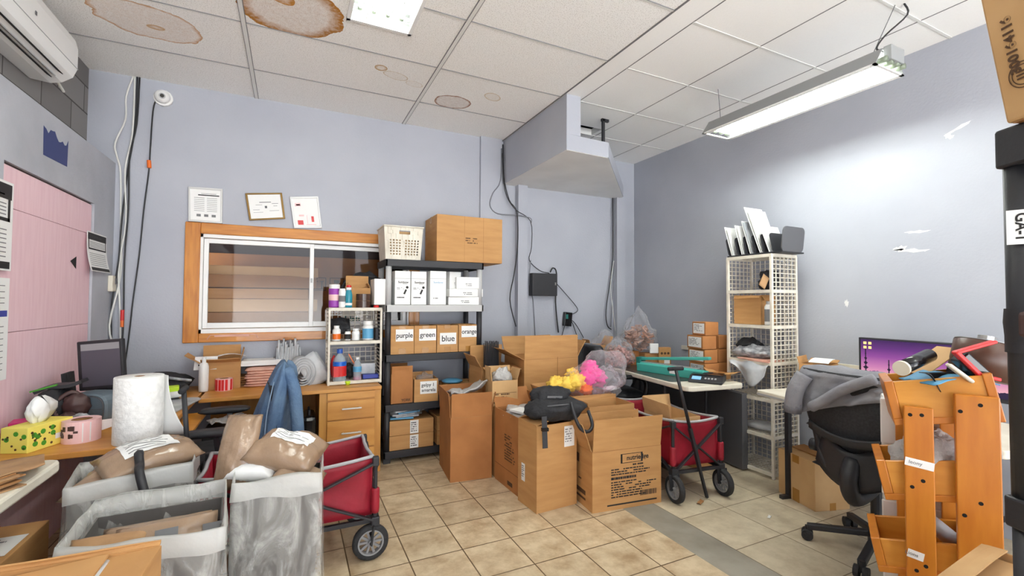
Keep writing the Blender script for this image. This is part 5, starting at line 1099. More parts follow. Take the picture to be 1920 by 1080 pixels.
carton('darker small carton right of the plain one under the tall clear bag', .16, .14, .13, (3.37,3.70,TT), -8, 'card_dark', tape=False)
t = carton('small carton with printed round marks and a white tag, right of the tall clear bag', .13, .06, .19, (3.50,3.60,TT), -20, 'card', tape=False)
mb = MB()
for x in (-.035,.0,.035): mb.cyl((x,-.0305,.13),(x,-.0315,.13),.013,n=12)
mb.obj('round_print', 'ink_brown', t); rect_label(t, .06, .05, (.02,-.0315,.05), FRONT)
clear_sack('tall clear bag tied upward, full of brown pieces, on the two small cartons', (3.32,3.78,TT+.146), (.19,.17,.18), 15, 'stuff_brown', .16, .27)
carton('white card leaning on the tall clear bag', .09, .02, .10, (3.385,3.62,TT+.131), -20, 'paper', tape=False, name='white_card')
t = thing('folder_stack', 'white sheet pad lying behind the sealer', 'paper', (3.43,3.28,TT), -7); t.name = 'paper_pad'
MB().bb(-.05,.05,-.18,.18,0,.02).obj('sheets', 'paper', t)
# leather chair
t = thing('leather_chair', 'black leather desk chair with stitched back at the packing table', 'chair', (2.86,3.66,0), -8)
star_base(t, .28, 10, .1, .45)
MB().pillow(.50,.50,.13,2,.08,4).obj('seat', 'leather', t, smooth=True, loc=(.02,0,.50))
MB().loft([[(x-.21-.06*(z-.5), y*w_, z) for x, y in ((-.05,-.8),(-.06,0),(-.05,.8),(.0,1),(.05,.85),(.075,.5),(.06,.2),(.07,0),(.06,-.2),(.075,-.5),(.05,-.85),(.0,-1))] for z, w_ in ((.53,.2),(.6,.235),(.75,.25),(.9,.245),(.965,.225),(.985,.17))]).obj('backrest', 'leather', t, smooth=True)
for y in (-.27,.27): MB().tube([(-.2,y,.62),(-.1,y,.69),(.12,y,.69),(.22,y,.64),(.2,y,.5),(.1,y*.8,.44)],.022,n=10).obj('armrest', 'black_gloss', t, smooth=True)
t = thing('shade_panel', 'dark panel added for the shadow and black things under the packing table', 'case', (3.52,3.35,0), -7)  # dark sheet standing in for shadow and dark things below the tabletop
MB().bb(-.03,.03,-.75,.85,.01,.64).obj('panel', 'dark_grey', t, bevel=.004)
for k in range(2): carton(('lower','upper')[k]+' flat carton on the floor between wagon and grid tower', .24, .30, .07, (3.19,2.93,.001+.072*k), 8-14*k, 'card', tape=False, group='flat cartons under the table')
solo(MB().bb(-.12,.12,-.15,.15,0,.012), 'blue_folder', 'blue_label', 'pale blue folder on top of the flat cartons under the table', 'folder', (3.19,2.93,.145), 4)

# ------------------------------------------------------------------ white grid tower
TX0, TX1, TY0, TY1 = 3.455, 3.775, 2.375, 2.79
t = thing('grid_tower', 'tall white plastic grid tower of six open tiers against the right wall', 'shelf', (TX0,TY0,0))
dx, dy = TX1-TX0, TY1-TY0
zz = (.035,.325,.615,.91,1.205,1.495,1.785)
for i, z in enumerate(zz):
    mb = MB(); mb.bb(-.006,.012,0,dy,z-.014,z+.012); mb.bb(dx-.012,dx,0,dy,z-.012,z+.01); mb.bb(0,dx,-.004,.012,z-.014,z+.012); mb.bb(0,dx,dy-.012,dy+.004,z-.014,z+.012); mb.lattice((0,0,z),(dx,0,0),(0,dy,0),8,10,.006); mb.obj('shelf', 'wire_white', t)
for x in (.006, dx-.006):
    for y in (.006, dy-.006): MB().bb(x-.011,x+.011,y-.011,y+.011,0,1.785).obj('post', 'wire_white', t, bevel=.003)
for a, b_ in zip(zz, zz[1:]):
    MB().lattice((dx-.006,0,a),(0,dy,0),(0,0,b_-a),9,7,.0055).obj('back_grid', 'wire_white', t)
    for y in (.004, dy-.004): MB().lattice((.01,y,a),(dx-.02,0,0),(0,0,b_-a),6,8,.0068).obj('side_grid', 'wire_white', t)
s_ = thing('file_sorter', 'black desktop file sorter full of envelopes on top of the grid tower', 'file sorter', (3.60,2.56,1.799), 0)
MB().bb(-.14,.14,-.27,.23,0,.012).obj('base', 'black', s_, bevel=.003)
for k, y in enumerate((.22,.13,.05,-.03,-.11,-.19)):
    o = MB().prism(rrect(-.13,.13,0,.165,.03),-.003,.003).obj('divider', 'black', s_); o.rotation_euler = (R(78),0,0); o.location = (0,y,.008)
o = MB().prism(rrect(-.14,.13,0,.20,.04),-.004,.004).obj('end_panel', 'dark_grey', s_); o.rotation_euler = (R(96),0,0); o.location = (0,-.262,.008)
for k, (y, h_, tl, m_) in enumerate(((.20,.27,16,'paper'),(.185,.25,15,'paper'),(.10,.27,15,'paper'),(.085,.26,14,'plastic_white'),(.02,.30,16,'paper'),(.005,.29,17,'mailer_grey'),(-.07,.43,20,'paper'),(-.085,.40,19,'plastic_white'),(-.15,.24,20,'paper'))):
    e_ = MB().bb(-.12,.11,-.002,.002,0,h_); solo(e_, 'envelope', m_, 'envelope in the tower-top file sorter, '+('furthest left','second from left','third from left','fourth from left, glossy','fifth from left','grey, sixth from left','standing far taller than the rest','just right of the tallest one','nearest the picture edge side panel')[k], 'envelope', (3.60,2.56+y,1.815), 0, 'envelopes in the file sorter', rot=(-tl,0,0))
t = carton('brown carton with a split front in the second tier from the top of the tower', .20, .245, .245, (3.60,2.635,1.218), 3, 'card', {'front':(.05,150),'left':(.03,150)})
bottle('tall white bottle with printed label beside the carton in the tower', 'bottle', [(.022,0),(.026,.004),(.026,.15),(.016,.17)], (3.50,2.44,1.218), 'plastic_white', (.013,.17,.195), (.0265,.03,.13,'ink_grey'), cap_m='grey_plastic')
solo(MB().blob((0,0,.075),(.07,.08,.085),7,.3), 'dark_pouch', 'black_soft', 'black pouch at the right of the top tier of the tower', 'pouch', (3.56,2.47,1.508), smooth=True)
solo(MB().sheet(lambda u, v: (-.03+.06*u, .05*v, .02+.09*u+.04*v), 5, 5, .004), 'brown_paper', 'kraft', 'torn brown paper sticking out at the front edge of the top tier', 'paper', (3.462,2.42,1.49), smooth=True)
t = thing('clear_bag', 'clear bags of dark cloth lying in the fourth tier of the tower', 'bag', (3.58,2.60,.93)); MB().pillow(.24,.32,.10,5,.3).obj('bag', 'stuff_grey', t, smooth=True, loc=(0,0,.055)); MB().blob((.02,.08,.10),(.09,.10,.06),9,.35).obj('dark_cloth', 'black_soft', t, smooth=True)
for k in range(3): solo(MB().bb(-.10,.10,-.14,.14,0,.006), 'padded_envelope', 'pink_env', 'salmon envelope in the fourth tier of the tower, %s of three' % ('lowest','middle','topmost')[k], 'envelope', (3.545,2.53+.01*k,.918+.0065*k), 6*k-4, 'salmon envelopes in the tower')
t = thing('white_cloth', 'white sheet hanging down over the front edge of the fourth tier', 'cloth', (3.45,2.60,.925))
MB().sheet(lambda u, v: (.03-.06*min(1,v*2.5)+.012*math.sin(u*9+v*2), -.20+.36*u+.03*v*(1-2*u), -.012+.0*u-(.04+.20*math.sin(math.pi*(u*.8+.22))**2)*max(0,v-.15)), 18, 14, .003).obj('sheet', 'mailer_grey', t, smooth=True)
solo(MB().pillow(.20,.30,.06,8,.2), 'clear_packet', 'mailer_grey', 'flat clear packet in the second tier from the bottom of the tower', 'packet', (3.60,2.58,.365), smooth=True)

# ------------------------------------------------------------------ desk with the lit monitor
t = thing('utility_table', 'white-topped folding table with black legs under the lit monitor', 'table', (3.42,1.65,0), -12)
MB().prism(rrect(-.36,.27,-.85,.62,.02),.70,.74).obj('tabletop', 'table_white', t, bevel=.006)
mb = MB(); mb.bb(-.362,-.356,-.84,.61,.705,.72); mb.obj('edge_band', 'grey_plastic', t)
for y in (-.6,.42):
    for x in (-.27,.20): MB().bb(x-.016,x+.016,y-.016,y+.016,0,.70).obj('leg', 'black', t)
    MB().bar((-.27,y,.28),(.20,y,.28),.02).obj('cross_bar', 'black', t); MB().bar((-.34,y,.012),(.26,y,.012),.03,.024).obj('foot', 'black', t)
t = carton('small brown carton with a window cut-out and white tag by the tower', .20, .20, .20, (3.62,2.12,.741), 14, 'card', {'right':(.06,70),'back':(.05,10)})
MB().bb(-.1015,-.1,-.02,.07,.01,.135).obj('cut_out', 'card_dark', t); text('A RMA', .022, (-.1012,.04,.165), LEFT, 'ink', t, 'print', bold=.001); MB().bb(-.1012,-.1,.0,.08,.145,.15).obj('printed_rule', 'ink', t)
solo(MB().sheet(lambda u, v: (-.05+.16*u, -.07+.13*v, .02+.05*u-.03*u*u+.02*v*0), 8, 4, .004), 'instruction_sheet', 'paper', 'white folded sheet lying on the carton by the tower', 'paper', (3.60,2.10,.935), 14)
solo(MB().tube([(0,0,.03),(.03,-.12,.04),(.0,-.3,.03),(-.03,-.42,.05)],.01), 'black_cable', 'cable_black', 'thick black cable on the white table behind the grey sweatshirt', 'cable', (3.66,2.0,.75), smooth=True)
m_ = thing('computer_monitor', 'wide lit monitor showing a violet mountain sunset on the right', 'monitor', (3.60,1.41,.742), 0)
MB().bb(-.0,.035,-.43,.425,.10,.42).obj('housing', 'black', m_, bevel=.004); MB().bb(-.002,.001,-.415,.41,.125,.408).obj('screen', 'sunset', m_)
MB().bb(.03,.06,-.04,.04,.0,.25).obj('stand', 'black', m_); MB().bb(-.08,.12,-.13,.13,0,.012).obj('base', 'black', m_, bevel=.004)
mb = MB()
for j in range(2):
    for i in range(2): mb.bb(-.003,-.0021,.375-.03*i,.393-.03*i,.375-.03*j,.392-.03*j)
mb.obj('desktop_icons', mat('icon_yellow', (240,210,120), .4, emit=.7), m_)

# mesh task chair with the grey sweatshirt
t = thing('task_chair', 'black mesh-backed swivel chair seen from behind at the lit monitor', 'chair', (2.96,1.43,0), 2)
star_base(t, .33, 48, .1, .43)
MB().pillow(.50,.48,.09,5,.05,4).obj('seat', 'black_soft', t, smooth=True, loc=(.06,0,.47))
def backf(u, v):
    w_ = .20+.045*math.sin(min(1,v*1.25)*math.pi*.55); y = (2*u-1)*w_; return (-.20-.07*v+.06*(2*u-1)**2-.03*math.sin(v*3), y, .56+.46*v)
MB().sheet(backf, 14, 14, .018).obj('backrest', 'black_mesh', t, smooth=True)
MB().tube([backf(0,1),backf(0,.6),backf(0,.2),(-.22,-.15,.50),(-.20,-.06,.42),(-.17,0,.40),(-.20,.06,.42),(-.22,.15,.50),backf(1,.2),backf(1,.6),backf(1,1)],.022,n=8).obj('back_frame', 'black', t, smooth=True)
MB().sheet(lambda u, v: (-.245-.0*v+.05*(2*u-1)**2, (2*u-1)*(.20-.05*v), .40+.20*v+.10*(2*u-1)**2), 12, 6, .02).obj('lower_shell', 'black', t, smooth=True)
MB().tube([(-.24,0,.56),(-.29,0,.46),(-.24,0,.36),(-.10,0,.37),(0,0,.41)],.042,n=10).obj('back_stem', 'black', t, smooth=True)
MB().sheet(lambda u, v: (-.255-.03*math.sin(u*3.14), (2*u-1)*.21, .66+.045*(v-.5)+.05*(2*u-1)**2), 12, 3, .012).obj('lumbar_bar', 'black', t, smooth=True)
for y in (-.29,.29):
    MB().pillow(.24,.09,.04,4,.05,4).obj('armrest', 'black', t, smooth=True, loc=(.04,y,.66)); MB().tube([(.02,y,.64),(.0,y,.52),(.02,y*.7,.43)],.025,n=8).obj('arm_support', 'black', t, smooth=True)
MB().cyl((-.10,.25,.55),(-.10,.29,.55),.035).obj('tension_knob', 'black', t, smooth=True)
sw_ = thing('sweatshirt', 'grey sweatshirt draped over the top of the mesh chair', 'sweatshirt', (2.71,1.43,1.02), 2)
def sw_f(u, v):
    y = -.27+.54*u; hang = .05+.19*u**.9; n_ = noise.noise(Vector((u*4,v*4,3)))*.02+noise.noise(Vector((u*9,v*9,5)))*.01
    bow = .06*(2*u-1)**2*.8
    if v < .3: a = 1-v/.3; return (.085+.02*a+n_+bow, y, -.02-.16*a)
    if v < .5: a = (v-.3)/.2; return (.08-.13*a+bow, y, -.02+.055*math.sin(a*math.pi)+n_-.02*(2*u-1)**2)
    a = (v-.5)/.5; fold = .012*math.sin(u*26-a*5)*a
    return (-.05-.012*a+n_+fold+bow, y+.03*a*u, -.02-hang*a-.02*(2*u-1)**2)
MB().sheet(sw_f, 40, 40, .008).obj('body', 'grey_cloth', sw_, smooth=True)
MB().tube([(-.055,.20,-.03),(-.085,.235,-.12),(-.08,.255,-.22)],.045,n=12).obj('sleeve', 'grey_cloth', sw_, smooth=True)
MB().tube([(-.07,-.15,.0),(-.085,-.02,-.07),(-.09,.08,-.15),(-.085,.15,-.20)],.028,n=10).obj('sleeve', 'grey_cloth', sw_, smooth=True)
MB().tube([(-.079,.252,-.195),(-.078,.258,-.25)],.047,n=12).obj('cuff', mat('ribbed_cuff', (120,120,128), .9, rgb2=(100,100,108), nscale=60, stretch=(1,1,.1)), sw_, smooth=True)
solo(MB().blob((0,0,.05),(.045,.05,.075),4,.25), 'black_glove', 'black_soft', 'black cloth lump between carton and sweatshirt', 'cloth', (2.93,1.86,.742), smooth=True)
t = carton('light brown closed carton on the floor in front of the mesh chair', .27, .33, .325, (3.36,2.02,0), -16, 'card_light')
MB().bb(-.136,-.135,-.03,.03,.0,.09).obj('tape_patch', 'tape', t); MB().bb(-.136,-.135,-.03,.03,.27,.325).obj('tape_patch', 'tape', t)
o = MB().bb(-.05,.05,-.15,.15,0,.006).obj('loose_flap', 'card_dark', t); o.location = (.02,0,.335); o.rotation_euler = (0,R(-6),0)

# ------------------------------------------------------------------ wooden bin rack, right foreground
VA = -25.79
def rd(r, d, z=0):                                              # metres to the right of and away from the doorway corner where one stands
    c, s = math.cos(R(VA)), math.sin(R(VA)); return (r*c-d*s, r*s+d*c, z)
RA = VA-35; RO = rd(1.581, 1.85)
def rk(x, y, z=0):                                             # a point in the rack's own directions
    c, q = math.cos(R(RA)), math.sin(R(RA)); return (RO[0]+x*c-y*q, RO[1]+x*q+y*c, z)
t = thing('bin_rack', 'orange stained wooden rack with three bins, right foreground', 'rack', RO, RA)
p1 = MB().bb(0,.090,0,.022,0,.988).obj('upright', 'rack', t, bevel=.004)
p2 = MB().bb(.150,.273,-.006,.022,0,1.054).obj('upright', 'rack', t, bevel=.004)
MB().bb(0,.09,.30,.322,0,1.0).obj('upright', 'rack', t, bevel=.004); MB().bb(.15,.273,.30,.322,0,1.06).obj('upright', 'rack', t, bevel=.004)
for p, y0, spots in ((p1,0,((.02,.955),(.055,.958),(.055,.70),(.022,.67),(.058,.37),(.03,.345))),(p2,-.006,((.22,1.02),(.165,.99),(.215,.655),(.17,.60),(.22,.39),(.17,.35)))):
    for x, z in spots: MB().cyl((x,y0-.0008,z),(x,y0+.004,z),.0072,n=12).obj('screw_hole', 'dark_void', p)
for x, z, w__, a_, word in ((.045,.765,.088,7,'leony'),(.028,.405,.05,10,'Lions')):
    o = MB().box((x,-.0005,z),(w__,.001,.032),(0,a_,0)).obj('paper_label', 'paper', p1); text(word, .019, (x-.012,-.0014,z+.002), (90,a_,0), 'ink_grey', o, 'handwriting')
for x0, x1, z0, h_ in ((-.025,.300,.900,.175),(-.059,.262,.590,.155),(-.085,.262,.290,.130)):
    def bp_(a, b, c, d, e, f, m, nm):
        q = MB(); q.at((x0,0,z0),(0,-11,0)); q.bb(a,b,c,d,e,f); q.obj(nm, m, t, bevel=.003)
    L__ = x1-x0
    bp_(.03,L__,.030,.046,.02,h_,'rack_light','bin_side'); bp_(.03,L__,.280,.296,.02,h_,'rack_light','bin_side'); bp_(0,.03,.024,.298,.026,h_+.004,'rack','bin_end'); bp_(L__-.028,L__,.024,.298,.02,h_+.006,'rack','bin_end'); bp_(0,L__,.024,.298,0,.026,'rack','bin_bottom')
dt = thing('tape_dispenser', 'red tape dispenser with a wide brown roll on top of the wooden rack', 'tape dispenser', rk(.20,.16,.965), VA)
rl = MB(); rl.at((.085,.0,.205),(0,14,0)); rl.lathe([(.03,-.075),(.098,-.075),(.098,.07),(.09,.073),(.03,.073)],36); rl.obj('tape_roll', 'brown_roll', dt, smooth=True)
rl = MB(); rl.at((.085,.0,.205),(0,14,0)); rl.lathe([(.03,.0735),(.096,.0735),(.096,.076),(.03,.076)],32); rl.obj('roll_rim', 'grey_plastic', dt)
rl = MB(); rl.at((.085,0,.215),(0,14,0)); rl.lathe([(.0,.072),(.028,.074),(.028,.09),(0,.095)],16,cap=False); rl.obj('hub_knob', 'steel', dt)
mb = MB(); mb.bar((-.115,-.09,.245),(.03,-.10,.29),.03,.012); mb.bar((-.115,-.09,.25),(-.03,-.11,.15),.03,.016); mb.bar((-.04,-.11,.16),(.035,-.11,.145),.02,.014); mb.obj('frame', 'red', dt, bevel=.004)
mb = MB(); mb.bar((-.08,-.07,.23),(-.01,-.085,.155),.05,.05); mb.obj('housing', 'black_gloss', dt, bevel=.005)
MB().bar((-.135,-.08,.20),(-.07,-.11,.135),.04,.014).obj('handle_wrap', 'table_white', dt, bevel=.006)
w_ = thing('film_roll', 'black plastic film roll lying across the left corner of the rack top', 'roll', rk(.045,.10,1.125), VA)
MB().cyl((-.10,-.06,.015),(.085,.02,.058),.027,n=18).obj('film', 'black_gloss', w_, smooth=True)
o = MB(); o.cyl((-.107,-.063,.0135),(-.096,-.058,.016),.030,n=20); o.obj('end_ring', 'table_white', w_)
MB().sheet(lambda u, v: (-.055+.20*u-.06*v*u+.03*v, -.085-.012*v+.03*u*(1-v), .0-.085*v*(1-abs(2*u-1)**1.5)+.012*math.sin(u*14)*v), 14, 8, .003).obj('loose_film', 'black_gloss', w_, smooth=True)
solo(MB().sheet(lambda u, v: (-.12+.26*u, -.1+.16*v, .03*math.sin(u*3.1)+.012*noise.noise(Vector((u*4,v*4,1)))), 10, 6, .004), 'blue_sheet', 'blue_label', 'pale blue printed sheet under the film roll on the rack', 'sheet', rk(.13,.13,1.085), VA, smooth=True)
solo(MB().bar((-.08,0,0),(.08,0,.11),.12,.004), 'kraft_flap', 'card_light', 'tan cardboard flap sticking up behind the red dispenser', 'cardboard', rk(.12,.24,1.10), VA)
t = thing('clear_bag', 'clear white bags stuffed into the middle bin of the wooden rack', 'bag', rk(.11,.16,.615), VA)
MB().blob((0,0,.14),(.15,.115,.11),12,.35).obj('bag', 'bubble', t, smooth=True); MB().blob((.06,-.05,.09),(.09,.06,.06),17,.3).obj('black_packet', 'black_gloss', t, smooth=True)
t = thing('heat_gun', 'white and grey heat gun with black grip in the lowest bin of the rack', 'heat gun', rk(.14,.16,.315), VA)
MB().cyl((-.10,0,.22),(.045,0,.10),.03,.034,n=16).obj('barrel', 'grey_plastic', t, smooth=True); MB().tube([(.04,0,.10),(.05,-.01,.03),(.045,-.01,.0)],.032,n=12).obj('grip', 'black', t, smooth=True); MB().lathe([(.034,0),(.038,.01),(.038,.06)],14,c=(.05,-.005,.05)).obj('collar', 'black', t)
t = thing('drawer_tower', 'white plastic drawer tower standing behind the wooden rack', 'drawers', rk(.10,.42), RA)
MB().bb(-.14,.17,-.06,.06,.0,.96).obj('body', 'plastic_white', t, bevel=.01)
for k in range(4): MB().bb(-.15,.15,-.075,-.06,.04+.235*k,.25+.235*k).obj('drawer', 'plastic_white', t, bevel=.006)

# ------------------------------------------------------------------ black shelving at the right edge of the picture
t = thing('shelving_unit', 'black plastic shelving post with a GA-1 label at the right picture edge', 'shelf', rd(1.112,1.0), VA)
for a, b_ in ((0,.43),(.49,.92),(.985,1.70)): MB().cyl((0,-.015,a),(0,-.015,b_),.030,n=20).obj('post', 'black', t, smooth=True)
for z0, z1 in ((.43,.49),(.92,.985),(1.70,1.785)):
    mb = MB(); mb.prism(rrect(-.037,.85,-.47,.012,.012),z0,z1); mb.obj('shelf', 'black', t, bevel=.005)
for x, y in ((.81,-.015),(0,-.43),(.81,-.43)): MB().cyl((x,y,0),(x,y,1.70),.030,n=14).obj('post', 'black', t, smooth=True)
l = rect_label(t, .044, .074, (-.0265,-.0335,1.565), (90,0,-48.6), name='shelf_label'); text('GA-1', .027, (0,0,.0012), (0,0,-90), 'ink', l, 'shelf_number', bold=.0006)
cl = thing('clamp_sensor', 'grey-brown plastic clamp strapped to the black shelf post', 'clamp', rd(1.112,.985,1.33), VA)
MB().bb(-.045,.02,-.055,-.02,.0,.055).obj('case', 'dark_brown', cl, bevel=.008); MB().tube([(-.04,-.057,.005),(-.04,-.057,.052),(.012,-.057,.058),(.015,-.057,.004),(-.04,-.057,.005)],.003,sub=1).obj('trim', 'grey_plastic', cl)
MB().lathe([(.034,-.035),(.034,.0),(.036,.03),(.034,.06)],20,cap=False).obj('strap', 'black', cl, smooth=True); MB().tube([(.01,-.05,.0),(.03,-.045,-.05),(.05,-.04,-.10)],.004).obj('cord', 'dark_brown', cl, smooth=True)
cable('loose_cable', 'pink_env', .004, [(.02,-.04,1.18),(-.03,-.06,1.15),(-.035,-.06,1.10),(.0,-.06,1.05),(.05,-.05,1.0)], 'pinkish cable looping around the black shelf post', None, rd(1.112,1.0))
bpy.context.view_layer.update(); bpy.data.objects['loose_cable'].rotation_euler = (0,0,R(VA))
solo(MB().box((.0,0,0),(.045,.02,.075)), 'grey_tag', 'grey_plastic', 'pale grey plastic tag hanging beside the shelf post', 'tag', rd(1.128,.955,1.125), VA)
t = thing('cardboard_box', 'worn brown carton on top of the black shelving in the upper right corner', 'box', rd(1.062,.78,1.787), VA)
MB().hexa([(.0,-.22,0),(.5,-.22,0),(.5,.19,0),(.0,.19,0),(-.055,-.22,.30),(.55,-.22,.30),(.55,.19,.30),(-.055,.19,.30)]).obj('body', 'card_light', t, bevel=.006)
MB().bb(.004,.49,-.21,.18,-.002,.0).obj('bottom_flaps', 'card_dark', t)
ti = math.atan2(.055,.30)
def side_text(s, size, y, z, nm):
    o = text(s, size, (0,0,0), (0,0,0), 'ink_brown', t, nm, bold=.0008); x = -.055*z/.30-.0012
    o.matrix_local = Matrix.Translation((x,y,z)) @ Matrix.Rotation(-ti,4,'Y') @ Matrix.Rotation(R(-90),4,'Z') @ Matrix.Rotation(R(90),4,'X') @ Matrix.Rotation(R(90),4,'Z')
side_text('300164116', .027, .150, .150, 'stamped_number')
mb = MB(); mb.at((-.055*.085/.30-.0008,.140,.085),(0,-math.degrees(ti),0))
for r_ in (.027,.021): mb.loft([[(e,q*math.cos(2*math.pi*i/28),q*math.sin(2*math.pi*i/28)) for i in range(28)] for e, q in ((-.0008,r_),(-.0008,r_-.0022))], cap=False)
for k in range(3): mb.bb(-.001,0,-.012,.012,-.008+.007*k,-.005+.007*k)
mb.obj('round_stamp', 'ink_brown', t)
t = carton('worn open-topped carton in the lower right corner of the picture', .37, .29, .60, (1.905,.545,0), 4, 'card_light', {'back':(.06,-80),'left':(.05,-85)})
MB().bb(-.17,.17,-.13,.12,.57,.578).obj('inner_flap', 'card_light', t)

# ------------------------------------------------------------------ left foreground
t = thing('folding_table', 'white plastic folding table along the left wall in the foreground', 'table', (-1.035,1.60,0))
MB().prism(rrect(-.2,.205,-.90,.90,.05),.705,.75).obj('tabletop', 'table_white', t, bevel=.01)
for y in (-.7,.7):
    for x in (-.18,-.02): MB().cyl((x,y,0),(x,y,.705),.014,n=10).obj('leg', 'dark_grey', t)
rnd = random.Random(2)
for k in range(9):
    solo(MB().bb(-.10,.06,-.15,.13,0,.0045), 'kraft_mailer', 'card_dark' if k % 2 else 'kraft', 'flat kraft mailer, %s in the pile on the white table' % ('','second from the bottom','third from the bottom','fourth from the bottom','middle one','fourth from the top','third from the top','second from the top','topmost')[k] if k else 'lowest flat kraft mailer of the pile on the white table', 'mailer', (-.955+rnd.uniform(-.012,.012),2.10+rnd.uniform(-.012,.012),.751+.0062*k), -28+rnd.uniform(-7,7), 'flat kraft mailers on the white table')
solo(MB().sheet(lambda u, v: (-.15+.3*u, -.14+.28*v, .022+.018*noise.noise(Vector((u*3,v*3,2)))+.03*u*(1-v)), 12, 12, .004), 'kraft_paper', 'kraft', 'crumpled sheet of brown paper behind the kraft mailers', 'paper', (-.985,2.32,.752), 20, smooth=True)
solo(MB().sheet(lambda u, v: (-.09+.18*u, -.08+.16*v, .02+.02*noise.noise(Vector((u*3,v*3,5)))+.02*v), 10, 10, .003), 'printed_sheet', 'paper', 'crumpled white printed sheet at the left picture edge, by the magenta box', 'paper', (-1.15,2.40,.81), 10, smooth=True)
t = carton('taped carton with a shipping label on the floor under the white table edge', .34, .36, .49, (-1.055,2.37,0), 0, 'card')
ship_label(t, .22, .17, (.045,-.03,.4915), (0,0,0), 9); l = text('XS', .03, (.11,-.10,.4935), (0,0,0), 'ink', t, 'print')
t = carton('open carton nearest the camera at the lower left corner', .50, .40, .715, (-.575,1.40,0), -3, 'card', {'left':(.15,-92),'right':(.16,-96),'back':(.012,10)})
o = MB().bb(-.20,.20,-.12,.12,0,.005).obj('inner_flap', 'card', t); o.location = (-.06,.07,.69); o.rotation_euler = (R(4),R(-5),0)
MB().sheet(lambda u, v: (.10+.04*u+.01*v, -.06+.24*v, .70+.012*math.sin(u*3)+.0*v), 4, 10, .002).obj('tape', 'mailer_silver', t, smooth=True)
def bin_(label, rim, zr, zbox, folds, seed, overlap):
    cx = sum(p[0] for p in rim)/4; cy = sum(p[1] for p in rim)/4; t = thing('lined_bin', label, 'bin', (cx,cy,0), group='plastic-lined grey bins')
    Q = [Vector((p[0]-cx,p[1]-cy,0)) for p in rim]                     # front-left, front-right, back-right, back-left
    def at(s_, z, q): return [(p.x*s_, p.y*s_, z) for p in q]
    mb = MB(); k = .97; mb.loft([at(.86,0,Q),at(k,zbox,Q),at(k-.03,zbox,Q),at(.83,.01,Q)],cap=True); mb.obj('box', 'bin_grey', t)
    N = 18
    def ring(s_, z, amp, ph):
        out = []
        for i in range(4):
            a, b = Q[i], Q[(i+1)%4]
            for j in range(N):
                p = a.lerp(b,j/N); e = 1+amp*noise.noise(Vector((p.x*9+seed,p.y*9,ph*1.3)))+amp*.6*noise.noise(Vector((p.x*26,p.y*26+seed,ph*2)))
                out.append((p.x*s_*e, p.y*s_*e, z+(.02 if z > .1 else 0)*noise.noise(Vector((p.x*7,p.y*7+seed,ph)))*(3 if abs(z-zr+overlap)<.02 else 1)))
        return out
    mb = MB(); mb.loft([ring(.90,.28,.03,0),ring(.93,zbox-.08,.04,1),ring(.965,zr-.03,.02,2),ring(.995,zr,.008,3),ring(1.02,zr-.012,.012,4),ring(1.03,zr-.07,.02,5),ring(1.05,zr-overlap*.6,.06,6),ring(1.075,zr-overlap,.09,7)],cap=False)
    mb.obj('plastic_liner', 'liner', t, smooth=True)
    mb = MB(); mb.loft([ring(.985,zr-.05,.012,2),ring(1.0,zr+.003,.008,3),ring(1.024,zr-.008,.012,4),ring(1.042,zr-.075,.03,5)],cap=False); mb.obj('folded_band', 'liner_band', t, smooth=True)
    return t
B1 = bin_('plastic-lined grey bin at the back, a black strap over its rim', [(-.775,2.345),(-.385,2.46),(-.40,2.70),(-.83,2.66)], .675, .60, 0, 3, .30)
MB().tube([(.02,.02,.66),(.015,-.05,.735),(.03,-.10,.70),(.045,-.165,.685),(.075,-.20,.60),(.10,-.215,.54)],.018,n=6).obj('strap', 'black', B1, smooth=True)
B2 = bin_('plastic-lined grey bin nearest the camera, with flat mailers standing in it', [(-.62,1.825),(-.19,1.80),(-.235,2.245),(-.65,2.235)], .65, .585, 0, 7, .24)
B3 = bin_('plastic-lined grey bin in front of the red wagon, overfilled with parcels', [(-.205,2.20),(.128,2.165),(.155,2.545),(-.215,2.555)], .65, .575, 0, 12, .60)
mailer('taupe poly mailer with a long white label lying across the back bin', .36, .24, .12, (-.565,2.58,.69), (8,-4,28), 5, lab=(.0,.02,.20,.15))
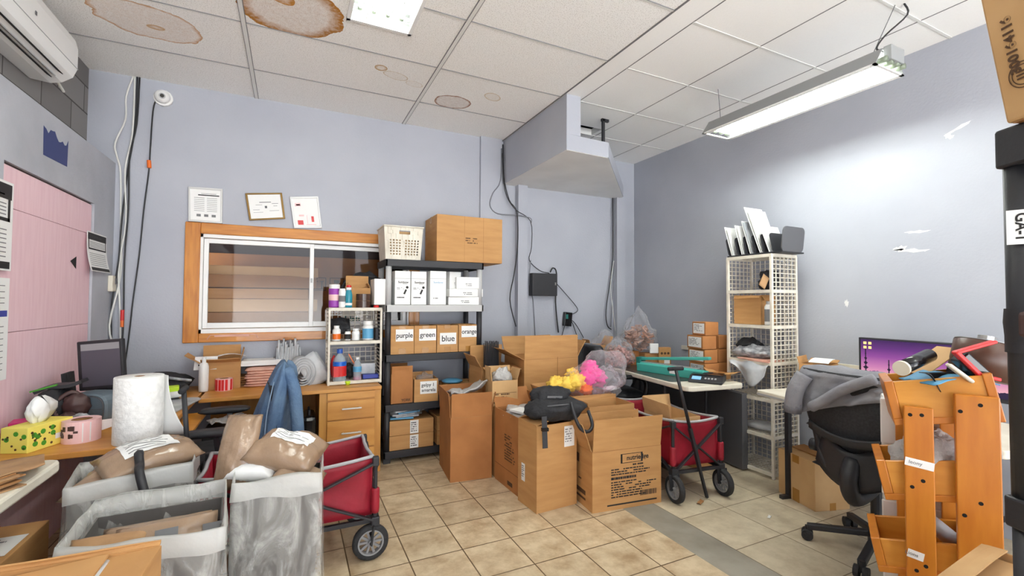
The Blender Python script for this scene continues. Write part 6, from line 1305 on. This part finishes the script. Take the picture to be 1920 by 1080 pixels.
mailer('open dark-mouthed brown mailer in the left of the back bin', .22, .2, .10, (-.69,2.48,.61), (20,10,-20), 9)
mailer('tall shiny taupe mailer standing up at the left of the bin by the wagon', .16, .32, .11, (-.205,2.40,.72), (70,0,-24), 15)
mailer('plump taupe mailer with a white label on top of the bin by the wagon', .30, .25, .15, (-.005,2.37,.70), (12,12,-22), 22, lab=(.01,.02,.17,.10))
mailer('white-labelled mailer tucked between the two plump ones in the bin by the wagon', .20, .16, .10, (-.135,2.36,.66), (24,0,-20), 27, m='paper')
mailer('small brown mailer at the right front of the bin by the wagon', .2, .14, .08, (.05,2.27,.62), (5,18,-15), 29)
mailer('long brown mailer with a printed square standing at the right of the nearest bin', .29, .16, .07, (-.375,1.98,.545), (66,0,6), 31)
mailer('brown gusseted paper mailer standing at the left of the nearest bin', .20, .15, .09, (-.53,1.95,.545), (66,4,8), 35, m='kraft')
mailer('brown mailer leaning behind the two standing ones in the nearest bin', .32, .18, .07, (-.42,2.06,.51), (58,0,4), 38)
for o in list(bpy.data.objects):
    if o.get('label', '').startswith('long brown mailer with a printed square'):
        mb = MB(); mb.bb(-.035,.03,-.0,.05,.045,.047); mb.obj('printed_square', 'ink_grey', o); mb = MB(); mb.bb(.10,.16,.0,.04,.03,.032); mb.obj('printed_square', 'ink_grey', o)
    if o.get('label', '').startswith('brown gusseted'): text('very urgent', .02, (.01,-.03,.05), (0,0,0), 'ink', o, 'print')
bpy.context.view_layer.update()

# scraps on the tiles
for x, y, sc, m_, lab in ((2.60,2.33,1,'card_dark','dry brown leaf scrap on the tiles by the wagon wheel'),(.98,1.93,.8,'paper','white paper scrap on the tiles at the bottom of the picture'),(2.83,1.98,.6,'paper','tiny white scrap on the large tiles beside the grey strip')):
    solo(MB().sheet(lambda u, v: (-.04*sc+.08*sc*u, -.014*sc+.028*sc*v, .003+.008*sc*math.sin(u*5+v*3)**2), 6, 3, .001), 'floor_scrap', m_, lab, 'scrap', (x,y,.001), 25, smooth=True)
